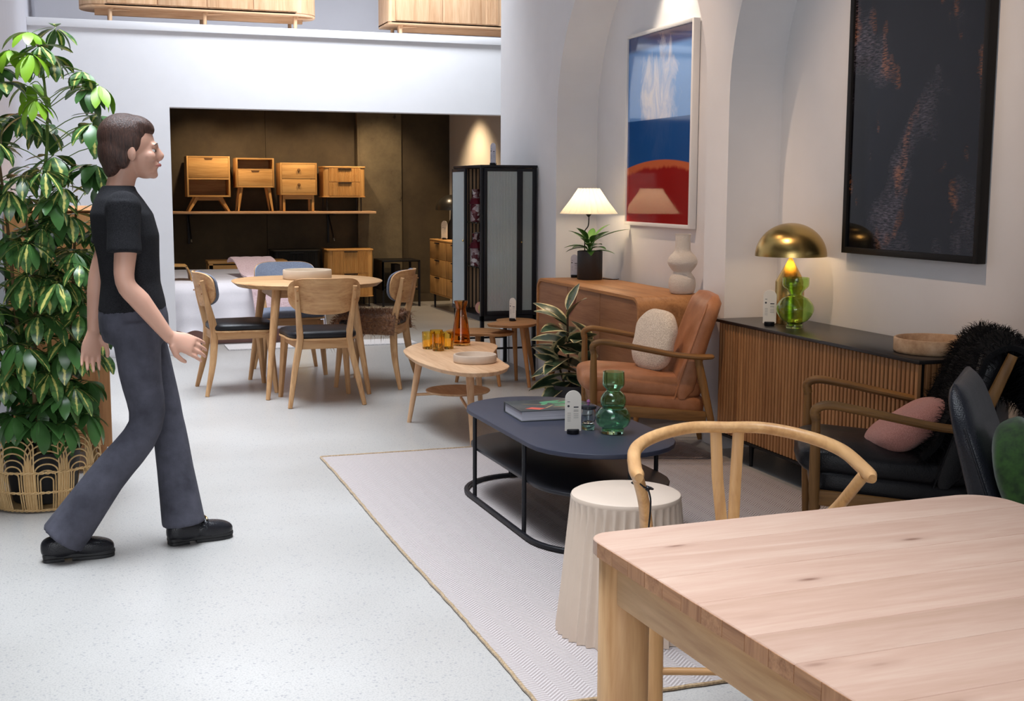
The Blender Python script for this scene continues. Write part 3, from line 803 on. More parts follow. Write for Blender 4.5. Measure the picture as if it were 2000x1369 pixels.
# abstract landscape: sky with cloud, blue band, red mound
ART1, nt, bs = mat('landscape_print')
tc = nd(nt, 'ShaderNodeTexCoord'); sp = nd(nt, 'ShaderNodeSeparateXYZ'); nt.links.new(tc.outputs['Object'], sp.inputs[0])
Y_, Z_ = sp.outputs[1], sp.outputs[2]
def step(a, b, w=.004):
    n = nd(nt, 'ShaderNodeMapRange'); n.interpolation_type = 'SMOOTHSTEP'
    n.inputs['From Min'].default_value = b-w; n.inputs['From Max'].default_value = b+w
    nt.links.new(a, n.inputs['Value']); return n.outputs[0]
def mixc(f, a, b):
    n = nd(nt, 'ShaderNodeMix', data_type='RGBA'); nt.links.new(f, n.inputs[0])
    for i, q in ((6, a), (7, b)):
        if isinstance(q, tuple): n.inputs[i].default_value = q
        else: nt.links.new(q, n.inputs[i])
    return n.outputs[2]
mpv = nd(nt, 'ShaderNodeMapping'); mpv.inputs['Scale'].default_value = (1, 1.5, .75); nt.links.new(tc.outputs['Object'], mpv.inputs['Vector'])
nz = noise_tex(nt, mpv.outputs[0], 5, 7, .6, .8)
# soft cloud mass around (y=.02, z=.2)
dy = mth('MULTIPLY', mth('ADD', Y_, -.0), 3.0); dz = mth('MULTIPLY', mth('ADD', Z_, -.18), 2.4)
dd = mth('ADD', mth('MULTIPLY', dy, dy), mth('MULTIPLY', dz, dz))
cloud = mth('ADD', mth('SUBTRACT', 1.02, mth('MULTIPLY', dd, .8)), mth('MULTIPLY', mth('SUBTRACT', nz, .5), 2.2))
cl2 = nd(nt, 'ShaderNodeMapRange'); cl2.inputs['From Min'].default_value = .35; cl2.inputs['From Max'].default_value = 1.1; nt.links.new(cloud, cl2.inputs['Value'])
sky = mixc(step(Z_, .52, .02), srgb('6C9CDA'), srgb('24447E'))  # lower blue lightened, reflection on the print put into its colour
sky = mixc(cl2.outputs[0], sky, srgb('E6E2E4'))
band = mixc(step(Z_, .06, .003), mixc(mth('MULTIPLY', cl2.outputs[0], .12), srgb('1F4F8E'), srgb('7A8CAC')), sky)
mound = mth('ADD', mth('MULTIPLY', mth('MULTIPLY', mth('ADD', Y_, .08), mth('ADD', Y_, .05)), -.17), -.205)
mz = mth('SUBTRACT', Z_, mound)
red = mixc(step(mth('ADD', mz, mth('MULTIPLY', nz, .06)), -.015, .015), srgb('8E1F1E'), srgb('C06440'))
allc = mixc(step(mz, 0, .004), red, band)
nt.links.new(allc, bs.inputs['Base Color']); bs.inputs['Roughness'].default_value = .06; bs.inputs['Specular IOR Level'].default_value = .6
picture('framed_picture', 'white framed print of blue sky with cloud above a red mound', 6.985, 7.99, 1.175, 2.455, plain('white_frame', (.80, .78, .76, 1), .45), .024, ART1)
ART2, nt, bs = mat('dark_water_print')
v = coords(nt, (1, 2.2, 1.6), False); big = noise_tex(nt, v, 1.5, 2, .5)
v2 = coords(nt, (1, 9, 60), False); rip = noise_tex(nt, v2, 3, 4, .65)
v3 = coords(nt, (1, 3.4, 1.9), False); spot2 = noise_tex(nt, v3, 2.1, 2, .5)
w1 = mth('MULTIPLY', ramp(nt, big, [(.53, (0, 0, 0, 1)), (.78, (1, 1, 1, 1))]), ramp(nt, rip, [(.40, (0, 0, 0, 1)), (.66, (1, 1, 1, 1))]))
w2 = mth('MULTIPLY', ramp(nt, spot2, [(.60, (0, 0, 0, 1)), (.78, (1, 1, 1, 1))]), ramp(nt, rip, [(.42, (0, 0, 0, 1)), (.6, (1, 1, 1, 1))]))
base = mixc(w1, (.004, .004, .006, 1), (.16, .14, .18, 1)); base = mixc(w2, base, (.30, .11, .035, 1))
nt.links.new(base, bs.inputs['Base Color']); bs.inputs['Roughness'].default_value = .05; bs.inputs['Specular IOR Level'].default_value = .3
picture('framed_picture', 'black framed print of dark rippling water with orange reflections', 4.335, 5.335, 1.112, 2.50, BLACKW, .030, ART2)

# ================================================================ rounded oak sideboard in the far alcove
so = thing('rounded_sideboard', 'rounded oak sideboard with three doors below the white framed print', 'sideboard', (3.05, 7.50, 0))
HW, ZB, ZTp, DP = .875, .235, .792, .46     # half length along y
def shell(w, z0, z1, r, n=6):
    return [(y, z+(z0+z1)/2) for y, z in rrect(2*w, z1-z0, r, n)]
outer, inner = shell(HW, ZB, ZTp, .085, 8), shell(HW-.022, ZB+.022, ZTp-.022, .065, 8)
rs = []
for o_, x in ((outer, DP), (outer, .006), (shell(HW-.004, ZB+.004, ZTp-.004, .082, 8), 0), (inner, 0), (inner, .03)):
    rs.append([(x, y, z) for y, z in o_])
obj('case', B().rings(rs, True, True), OAKB['y'], so, smooth=40)
for k, (a, c) in enumerate(((.855, .295), (.29, -.27), (-.275, -.855))):
    if k == 1: pts = [(a-.003, ZB+.025), (c+.003, ZB+.025), (c+.003, ZTp-.025), (a-.003, ZTp-.025)]
    else:
        m_ = shell(HW-.025, ZB+.025, ZTp-.025, .06, 8); lim = .295 if k == 0 else -.275
        pts = [(y, z) for y, z in m_ if (y > lim if k == 0 else y < lim)]
        s_ = sorted(pts, key=lambda q: math.atan2(q[1]-(ZB+ZTp)/2, q[0]-(a+c)/2))
        pts = [(y, z) for y, z in m_ if (y > 0 if k == 0 else y < 0)]
        if k == 0:
            up_ = [q for q in pts if q[1] > (ZB+ZTp)/2]; lo_ = [q for q in pts if q[1] < (ZB+ZTp)/2]
            pts = [(lim, ZB+.025)]+lo_+up_+[(lim, ZTp-.025)]
        else:
            up_ = [q for q in pts if q[1] > (ZB+ZTp)/2]; lo_ = [q for q in pts if q[1] < (ZB+ZTp)/2]
            pts = [(lim, ZTp-.025)]+up_+lo_+[(lim, ZB+.025)]
    b = B(); n = len(pts); b.add([(.010, y, z) for y, z in pts]+[(.028, y, z) for y, z in pts], [tuple(range(n)), tuple(reversed(range(n, 2*n)))]+[(j, (j+1) % n, n+(j+1) % n, n+j) for j in range(n)])
    obj('door', b, woods('door_oak%d' % k, srgb('84563A'), srgb('A87A58'))['y'], so, smooth=20)
for y in (.70, -.70):
    for x0, x1 in ((.10, .04), (DP-.1, DP-.04)):
        obj('leg', B().tube([(x1, y*1.09, 0), (x0, y, ZB+.01)], [.014, .026], 12), WALN['z'], so)
    obj('leg_rail', B().bb(.06, DP-.06, y-.025, y+.025, ZB-.05, ZB+.002), WALN['x'], so, bevel=.006)
# pleated lamp growing out of a fluted planter
SB = ZTp
pot = thing('planter', 'black fluted plant pot on the rounded sideboard under the pleated lamp', 'plant pot', (3.335, 8.07, SB))
def fl(a, z): return 1-.03*abs(math.sin(a*18))
obj('pot', B().lathe([(.082, 0), (.088, .004), (.088, .198), (.082, .2), (.080, .196), (.080, .165), (.004, .163)], 36*6, wob=lambda a, z: fl(a, z) if .03 < z < .195 else 1), plain('black_ceramic', (.02, .02, .022, 1), .45), pot, smooth=60)
obj('soil', B().lathe([(.078, .160), (.05, .17), (.002, .175)], 24), plain('soil', (.03, .02, .015, 1), .95, bmp=(60, 1, .01)), pot)
def blade(L, w, curl, n=7, fold=.25):
    """leaf along +x rising then drooping, width w"""
    def fn(u, q):
        x = L*u; ww = w*math.sin(PI*min(1, u*.96+.03))**.75*(1-.25*u); y = (2*q-1)*ww/2
        return (x*math.cos(curl*u*.5), y, L*(.0-curl*.5*u*u)+abs(2*q-1)*ww*fold*.5)
    return B().grid(fn, n, 4)
LEAFG = plain('glossy_green_leaf', srgb('3F6A2A'), .35, var=.25)
pp = thing('potted_plant', 'small green broad-leaved plant in the black fluted pot', 'plant', (3.335, 8.07, SB+.168))
lf = mesh_of('leaf', blade(.15, .062, .6), LEAFG, solid=.0008); ll = mesh_of('leaf', blade(.26, .055, .45), LEAFG, solid=.0008)
for i, (a, el, big_, up_) in enumerate(((-18, .55, 1, .10), (160, .25, 0, .06), (205, .35, 0, .05), (60, .9, 0, .10), (-75, .3, 0, .05), (110, .7, 0, .09), (-120, .5, 0, .06), (15, .8, 0, .09), (-40, .2, 0, .03), (250, .15, 0, .03), (180, .8, 0, .10), (-5, 1.0, 0, .12), (140, .1, 0, .05), (-150, .9, 0, .11), (75, .3, 0, .07), (-60, .8, 0, .10), (225, .6, 0, .08), (-95, .7, 0, .09), (40, .35, 0, .06))):
    ro = Euler((0, -el, R(a)), 'XYZ')
    tip = Vector((.03*math.cos(R(a)), .03*math.sin(R(a)), up_))
    obj('stem', B().tube(curve([(0, 0, -.005), (tip*.5+Vector((0, 0, .01))), tip], 4), .0025, 6), LEAFG, pp)
    link('leaf', ll if big_ else lf, pp, tip, ro)
pl_ = thing('pleated_lamp', 'lamp with a glowing white pleated shade above the black plant pot', 'lamp', (3.335, 8.07, SB+.16))
obj('stem', B().tube(curve([(-.03, .02, -.01), (-.032, .02, .09), (-.034, .022, .17), (-.012, .012, .21), (-.008, .008, .26), (-.01, .008, .295)], 5), .0042, 8), BLACK, pl_)
obj('joint', B().lathe([(.001, -.008), (.008, 0), (.001, .008)], 12, (-.034, .022, .150)), BRASS, pl_)
obj('socket', B().lathe([(.006, .275), (.020, .292), (.020, .300), (.012, .312)], 16, (-.01, .008, 0)), BLACK, pl_)
SHADE, nt, bs = mat('pleated_paper'); bs.inputs['Base Color'].default_value = (.95, .88, .76, 1)
bs.inputs['Transmission Weight'].default_value = 0; bs.inputs['Roughness'].default_value = .9
tr = nd(nt, 'ShaderNodeBsdfTranslucent'); tr.inputs[0].default_value = (.98, .90, .78, 1)
mx_ = nd(nt, 'ShaderNodeMixShader'); mx_.inputs[0].default_value = .6
nt.links.new(bs.outputs[0], mx_.inputs[1]); nt.links.new(tr.outputs[0], mx_.inputs[2]); nt.links.new(mx_.outputs[0], nt.nodes['Material Output'].inputs[0])
NP = 20
def plt(a, z): return 1-.10*(1-abs(math.sin(a*NP/2)))
obj('shade', B().lathe([(.202, .298), (.197, .305), (.135, .385), (.082, .462), (.076, .472)], NP*8, (-.01, .008, 0), False, False, wob=plt), SHADE, pl_, smooth=60)
obj('bulb', B().lathe([(.006, .312), (.022, .33), (.028, .35), (.02, .375), (.004, .382)], 16, (-.01, .008, 0)), glow('warm_bulb_2', (1, .80, .52, 1), 18), pl_)
l = point('pleated_lamp_light', (-.01, .008, .345), 19, (1, .76, .48), .03); l.parent = pl_
obj('cable', B().tube(curve([(.09, -.02, -.155), (.12, -.06, -.157), (.16, -.10, -.156), (.20, -.05, -.157)], 5), .003, 6), BLACK, pl_)
price_tag('white arched price tag beside the black fluted plant pot', (3.30, 8.27, SB), R(-50), .165, .062, m=plain('tag_card_shaded', srgb('C6C4CC'), .5))  # white card in a greyer tone, its shade put into the colour
PLAS = plain('white_plaster', srgb('DCD2C6'), .85, bmp=(70, .8, .006), var=.06)
o = obj('plaster_vase', B().lathe(fair([(.060, 0), (.072, .010), (.082, .05), (.078, .09), (.060, .118), (.054, .132), (.066, .146), (.086, .175), (.090, .196), (.078, .226), (.052, .254), (.046, .280), (.046, .345), (.049, .360)], 3)+[(.043, .360), (.040, .30), (.002, .29)], 40), PLAS, None, loc=(3.415, 6.80, SB+.001), smooth=60)
tag(o, 'white textured double-gourd vase on the rounded oak sideboard', 'vase')
# ================================================================ oak plectrum tables
PLEC = [(1.867, 7.542), (2.048, 7.842), (2.246, 7.927), (2.386, 7.826), (2.48, 7.71), (2.484, 7.541), (2.343, 7.191), (2.284, 6.828), (2.257, 6.637), (2.126, 6.469), (1.968, 6.457), (1.864, 6.632), (1.815, 6.95), (1.821, 7.253)]
pc_ = [(x*.99-2.10, y*.99-7.10) for x, y in PLEC]
def orient(p):
    a = sum(p[i-1][0]*p[i][1]-p[i][0]*p[i-1][1] for i in range(len(p)))
    return p if a > 0 else list(reversed(p))
oc = thing('coffee_table', 'pale oak plectrum-shaped coffee table with a round lower plate', 'table', (2.10, 7.10, 0))
obj('tabletop', B().slab(smooth_poly(orient(pc_), 6), .404, .43, .004, under=.012), OAKP['y'], oc)
plate = (.03, .14)
feet = [(-.264, .20), (-.112, -.63), (.24, .33)]
tops = [(-.20, .17), (-.09, -.50), (.22, .36)]
for (fx, fy), (tx, ty) in zip(feet, tops):
    obj('leg', B().tube([(fx, fy, 0), (tx, ty, .408)], [.013, .024], 14), OAKP['z'], oc)
    m_ = Vector((fx, fy, 0)).lerp(Vector((tx, ty, .408)), .42)
    obj('strut', B().cyl((m_.x, m_.y, .172), (plate[0]+(m_.x-plate[0])*.25, plate[1]+(m_.y-plate[1])*.25, .178), .009), OAKP['x'], oc)
obj('lower_plate', B().lathe([(.14, .180), (.19, .186), (.198, .194), (.196, .199), (.002, .199)], 40, (plate[0], plate[1], 0)), OAKP['y'], oc)
AMBER = glass('amber_glass', (.97, .76, .25, 1)); AMB2 = glass('deep_amber_glass', (.88, .45, .12, 1))
GH = dict(group='amber tumblers on the oak coffee table')
tum = [(.035, 0), (.037, .003), (.039, .03), (.040, .105), (.0375, .105), (.0365, .03), (.033, .010), (.002, .009)]
me = mesh_of('tumbler', B().lathe(tum, 28), AMBER, smooth=50)
for x, y, lab in ((2.0, 7.445, 'leftmost amber glass tumbler of the four on the oak coffee table'), (2.033, 7.335, 'frontmost amber glass tumbler of the four on the oak coffee table'),
                  (2.115, 7.415, 'amber glass tumbler nearest the carafe on the oak coffee table'), (2.075, 7.53, 'rearmost amber glass tumbler of the four on the oak coffee table')):
    tag(link('glass_tumbler', me, None, (x, y, .431)), lab, 'glass', 'amber tumblers on the oak coffee table')
vase('tall amber glass carafe with a flared neck on the oak coffee table', (2.245, 7.56, .431),
     fair([(.058, 0), (.060, .006), (.056, .06), (.048, .13), (.038, .19), (.0325, .225), (.034, .245), (.043, .275), (.0445, .282)], 4), AMB2, 'carafe', 'glass_carafe')
STONE = plain('pale_stone', srgb('D2C0AE'), .5, var=.12, bmp=(50, .3, .003))
tray('small round stone tray at the tip of the oak coffee table', (2.10, 6.79, .431), .125, .045, STONE)
# two nesting tables near the glass cabinet
def nest(label, pts, z, feet, name='nest_table'):
    cx, cy = sum(p[0] for p in pts)/len(pts), sum(p[1] for p in pts)/len(pts)
    t = thing(name, label, 'table', (cx, cy, 0), 0, 'nesting side tables')
    lp = orient([(x-cx, y-cy) for x, y in pts])
    obj('tabletop', B().slab(smooth_poly(lp, 6), z-.022, z, .004, under=.010), OAKB['x'], t)
    for fx, fy in feet:
        x, y = fx-cx, fy-cy
        obj('leg', B().tube([(x, y, 0), (x*.62, y*.62, z-.02)], [.012, .021], 12), OAKB['z'], t)
    return t
k = .99
nest('taller oak side table carrying a price tag beside the glass cabinet', [(2.72, 8.50), (2.82, 8.62), (2.85, 8.58+.05), (2.86, 8.70), (2.90, 8.80), (3.04, 8.85), (3.15, 8.74), (3.12, 8.52), (3.02, 8.38), (2.90, 8.335), (2.79, 8.38)], .455, [(2.99, 8.345), (3.14, 8.66), (3.01, 8.69)])
nest('lower oak side table half hidden behind the carafe', [(2.47, 8.72), (2.50, 8.60), (2.59, 8.52), (2.70, 8.50), (2.80, 8.44), (2.92, 8.50), (2.95, 8.64), (2.86, 8.80), (2.72, 8.88), (2.56, 8.86)], .385, [(2.56, 8.74), (2.80, 8.45), (2.72, 8.74)])
price_tag('white arched price tag on the taller oak side table', (2.955, 8.62, .456), R(-58), .17, .06)

# ================================================================ rubber plant
VLEAF, nt, bs = mat('variegated_rubber_leaf')
def variegate(nt, green1, green2, cream, inner, lo=.55, hi=.9, sc=9):
    uvn = nd(nt, 'ShaderNodeTexCoord'); sx2 = nd(nt, 'ShaderNodeSeparateXYZ'); nt.links.new(uvn.outputs['UV'], sx2.inputs[0])
    v = coords(nt, (1, 1, 1)); nz = noise_tex(nt, v, sc, 4, .6)
    e = nd(nt, 'ShaderNodeMath', operation='SUBTRACT'); e.inputs[1].default_value = .5; nt.links.new(sx2.outputs[1], e.inputs[0])
    a = nd(nt, 'ShaderNodeMath', operation='ABSOLUTE'); nt.links.new(e.outputs[0], a.inputs[0])
    s = nd(nt, 'ShaderNodeMath', operation='MULTIPLY_ADD'); s.inputs[1].default_value = 2.0; nt.links.new(a.outputs[0], s.inputs[0])
    sc_ = nd(nt, 'ShaderNodeMath', operation='MULTIPLY_ADD'); sc_.inputs[1].default_value = 1.3; sc_.inputs[2].default_value = -.65 if not inner else -.45; nt.links.new(nz, sc_.inputs[0])
    nt.links.new(sc_.outputs[0], s.inputs[2])
    g = ramp(nt, noise_tex(nt, v, sc*1.7, 3), [(.4, green1), (.6, green2)])
    m = nd(nt, 'ShaderNodeMix', data_type='RGBA')
    if inner: f = ramp(nt, s.outputs[0], [(lo, (1, 1, 1, 1)), (hi, (0, 0, 0, 1))])
    else: f = ramp(nt, s.outputs[0], [(lo, (0, 0, 0, 1)), (hi, (1, 1, 1, 1))])
    nt.links.new(f, m.inputs[0]); nt.links.new(g, m.inputs[6]); m.inputs[7].default_value = cream
    return m.outputs[2]
nt.links.new(variegate(nt, srgb('2C4030'), srgb('4A6048'), srgb('D8CC9C'), False, .62, .78), bs.inputs['Base Color']); bs.inputs['Roughness'].default_value = .3
def leaf_mesh(name, L, w, curl, fold, m, nu=8, nv=4, pw=.75, sharp=.25, two=True):
    me = bpy.data.meshes.new(name); vs = []; fs = []; uvs = []
    for i in range(nu+1):
        u = i/nu; ww = w*max(.03, math.sin(PI*min(1, u*.97+.015)))**pw*(1-sharp*u)
        for j in range(nv+1):
            q = j/nv; s = 2*q-1; a = curl*u
            x = L*(math.sin(a)/curl if abs(curl) > .01 else u); z = -L*((1-math.cos(a))/curl if abs(curl) > .01 else 0)
            vs.append((x, s*ww/2, z+abs(s)*ww*fold)); uvs.append((u, q))
    for i in range(nu):
        for j in range(nv):
            a = i*(nv+1)+j; fs.append((a, a+nv+1, a+nv+2, a+1))
    me.from_pydata(vs, [], fs)
    ul = me.uv_layers.new(name='uv')
    for p in me.polygons:
        p.use_smooth = True
        for li in p.loop_indices: ul.data[li].uv = uvs[me.loops[li].vertex_index]
    me.materials.append(m); return me
rp = thing('rubber_plant', 'variegated rubber plant with cream-edged leaves between coffee table and sideboard', 'plant', (2.91, 7.34, 0))
obj('pot', B().lathe([(.085, 0), (.10, .01), (.115, .17), (.118, .18), (.108, .18), (.104, .155), (.002, .150)], 36), plain('dark_blue_pot', (.03, .035, .05, 1), .4), rp)
TW_ = plain('brown_stem', srgb('4A3826'), .8)
lm_ = [leaf_mesh('leaf', .26, .150, c, .06, VLEAF) for c in (.35, .7, 1.1)]
PLEAF, nt, bs = mat('pink_young_leaf'); bs.inputs['Base Color'].default_value = srgb('C08070'); bs.inputs['Roughness'].default_value = .35
pk = leaf_mesh('leaf', .16, .05, .3, .2, PLEAF)
random.seed(21)
stems = [[(0, 0, .14), (-.02, .0, .4), (-.03, -.01, .66)], [(.03, -.02, .14), (.06, -.06, .32), (.10, -.10, .46)], [(-.02, .02, .14), (-.07, .03, .30), (-.10, .03, .42)]]
for si, st in enumerate(stems):
    P = curve(st, 5); obj('stem', B().tube(P, .007, 8), TW_, rp)
    nl = (17, 9, 8)[si]
    for i in range(nl):
        u = .18+.82*i/(nl-1); q = P[min(int(u*(len(P)-1)), len(P)-1)]
        a = i*2.4+si*1.3+random.uniform(-.3, .3)
        el = -.15+1.25*u**2 if si == 0 else .2+.7*u
        if .28*math.cos(a)*math.cos(el)+q.x > .12: a = PI-a
        k = random.uniform(.85, 1.12)*(1 if u < .9 else .9)
        link('leaf', random.choice(lm_), rp, q, Euler((random.uniform(-.5, .5), -el, a)), (k, k, k))
link('leaf', pk, rp, (-.02, -.02, .62), Euler((.4, -1.25, .4)))

# ================================================================ black display cabinet
dc = thing('display_cabinet', 'tall black display cabinet with ribbed glass against the right wall', 'cabinet', (2.82, 8.97, 0))
CX, CY, C0, C1 = .445, .72, .46, 1.595
def fr(x0, x1, y0, y1, z0, z1, nm='frame_post', par=dc): return obj(nm, B().bb(x0, x1, y0, y1, z0, z1), BLACK, par, bevel=.002)
for x in (0, CX-.028):
    for y in (0, CY-.028): fr(x, x+.028, y, y+.028, 0, C1-.018)
fr(-.004, CX+.004, -.004, CY+.004, C1-.02, C1, 'top_panel')
fr(0, CX, 0, CY, C0-.04, C0, 'bottom_panel')
for y in (.008, CY-.020): fr(.02, CX-.02, y, y+.012, .20, .215, 'stretcher')
RIBG = glass('ribbed_glass', (.80, .86, .86, 1), .22, 1.25); RIBG.node_tree.nodes['Principled BSDF'].inputs['Transmission Weight'].default_value = .55
def ribbed(w, z0, z1, ribs):
    b = B(); n = ribs*6; fr_ = []; bk_ = []
    for i in range(n+1):
        x = w*i/n; d = .003+.009*abs(math.sin(PI*i/6)); fr_.append((x, -d)); bk_.append((x, .002))
    loop = fr_+list(reversed(bk_)); return b.prism(loop, z0, z1)
def door(par, w, z0, z1, ribs, nm='door', knob=None):
    d = bpy.data.objects.new(nm, None); COL.objects.link(d); d.parent = par
    f = .024
    for a, c, e, g, n_ in ((0, f, z0, z1, 'stile'), (w-f, w, z0, z1, 'stile'), (f, w-f, z0, z0+f+.01, 'rail'), (f, w-f, z1-f, z1, 'rail')):
        obj(n_, B().bb(a, c, -.011, .011, e, g), BLACK, d, bevel=.0015)
    obj('glass_pane', ribbed(w-2*f, z0+f+.01, z1-f, ribs), RIBG, d, loc=(f, 0, 0), smooth=60)
    if knob: obj('knob', B().lathe([(.002, -.008), (.006, -.004), (.006, .004), (.002, .008)], 10, (knob, -.018, (z0+z1)/2)), BRASS, d)
    return d
d1 = door(dc, .285, C0+.004, C1-.024, 20); d1.location = (.022, -.006, 0)
d2 = door(dc, .125, C0+.004, C1-.024, 11, knob=.012); d2.location = (.306, .002, 0)
d3 = door(dc, .43, C0+.004, C1-.024, 28, knob=.40); d3.location = (-.006, CY, 0); d3.rotation_euler = (0, 0, R(-93))
for i in range(20):
    obj('back_slat', B().bb(CX-.03, CX-.016, .035+i*.0335, .035+i*.0335+.020, C0, C1-.02), OAKP['z'], dc)
obj('back_panel', B().bb(CX-.016, CX-.008, .02, CY-.02, C0, C1-.02), BLACKW, dc)
fr(.028, CX-.03, CY-.006, CY-.001, C0, C1-.02, 'side_panel')
for i in range(12): obj('back_slat', B().bb(.035+i*.0305, .035+i*.0305+.018, CY-.018, CY-.006, C0, C1-.02), OAKP['z'], dc)
CLG = glass('shelf_glass', (.8, .92, .88, 1), 0, 1.2)
for z in (.815, 1.155): obj('glass_shelf', B().bb(.02, CX-.035, .02, CY-.02, z, z+.008), CLG, dc)
PACK, nt, bs = mat('gift_pack'); v = coords(nt, (30, 30, 46)); vo = nd(nt, 'ShaderNodeTexVoronoi'); nt.links.new(v, vo.inputs['Vector']); vo.inputs['Scale'].default_value = 1
nt.links.new(ramp(nt, vo.outputs['Color'], [(.3, srgb('5C1220')), (.45, srgb('C8B8BC')), (.6, srgb('7A2634')), (.75, srgb('E2D8DA'))]), bs.inputs['Base Color'])
random.seed(5)
RIB = plain('dark_red_ribbon', srgb('641424'), .4)
for nm, z, h_ in (('upper', 1.164, .25), ('middle', .824, .25)):
    for i in range(3):
        g = thing('gift_bottle', '%s gift bottle in red and white wrap on the %s glass shelf' % (('front', 'middle', 'rear')[i], nm), 'bottle', (2.875+.045*i, 8.97+.33+.10*i, z), 0, 'wrapped bottles in the display cabinet')
        obj('wrapped_body', B().lathe([(.034, 0), (.036, .01), (.036, h_*.62), (.02, h_*.72), (.018, h_*.9), (.024, h_)], 14), PACK, g)
        obj('ribbon', B().lathe([(.021, h_*.70), (.030, h_*.72), (.050, h_*.55), (.046, h_*.54)], 9, cap0=False, cap1=False), RIB, g)
for i, c in enumerate((srgb('D8C070'), srgb('C89080'))):
    o = obj('ornament_disc', B().tube([(-.006, 0, .047), (.006, 0, .047)], .046, 24), plain('disc_%d' % i, c, .5), None, loc=(2.82+.05, 8.97+.09+.08*i, C0+.001), rot=(0, 0, R(35)))
    tag(o, ('yellow', 'pink')[i]+' round dish standing on edge in the glass cabinet', 'dish')
o = obj('red_box', B().bb(-.06, .06, -.10, .10, 0, .16), plain('red_card', srgb('B83844'), .5), None, loc=(3.10, 9.12, C0+.001), bevel=.003); tag(o, 'red box behind the ribbed glass at the bottom of the cabinet', 'box')
for z, c, n in ((1.164, srgb('C8B090'), 'upper'), (.824, srgb('B8BCC0'), 'middle')):
    o = obj('folded_towel', lumpy(sq(.10, .13, .05, .4, .3).xf(T((0, 0, .05))), .004, 10), fabric('towel_'+n, c, c, 200, .4), None, loc=(3.11, 9.16, z)); tag(o, 'folded pale towel behind ribbed glass on the %s shelf' % n, 'towel')
price_tag('white arched price tag on top of the black glass cabinet', (2.99, 9.2, C1+.001), R(-65), .17, .06, m=plain('tag_card_shaded2', srgb('B8B4BC'), .5))  # same white card toned down, shade painted into the colour
# ================================================================ dining set
dt = thing('dining_table', 'round oak dining table with four splayed legs', 'table', (1.50, 8.92, 0))
TZ = .765
def squircle(r, n=64, e=.88): return [(r*math.copysign(abs(math.cos(2*PI*i/n))**e, math.cos(2*PI*i/n)), r*math.copysign(abs(math.sin(2*PI*i/n))**e, math.sin(2*PI*i/n))) for i in range(n)]
obj('tabletop', B().slab(squircle(.53), TZ-.034, TZ, .006, under=.035), OAK['x'], dt)
for x, y in ((-.37, -.55), (.33, -.52), (-.37, .40), (.44, .45)):
    obj('leg', B().tube([(x, y, 0), (x*.74, y*.70, TZ-.032)], [.015, .033], 14), OAK['z'], dt)
obj('apron', B().bb(-.27, .27, -.30, -.28, TZ-.10, TZ-.034).bb(-.27, .27, .28, .30, TZ-.10, TZ-.034), OAK['x'], dt)
obj('apron', B().bb(-.29, -.27, -.29, .29, TZ-.10, TZ-.034).bb(.27, .29, -.29, .29, TZ-.10, TZ-.034), OAK['y'], dt)
tray('round pale tray with straight sides on the round dining table', (1.52, 9.03, TZ+.001), .175, .066, plain('cream_tray', srgb('D8C4AC'), .5, var=.06))
SLATE = fabric('slate_fabric', srgb('5A6070'), srgb('7E8698'), 300, .4)
SLATE2 = fabric('blue_grey_fabric', srgb('7A8498'), srgb('A6B0C4'), 300, .4)
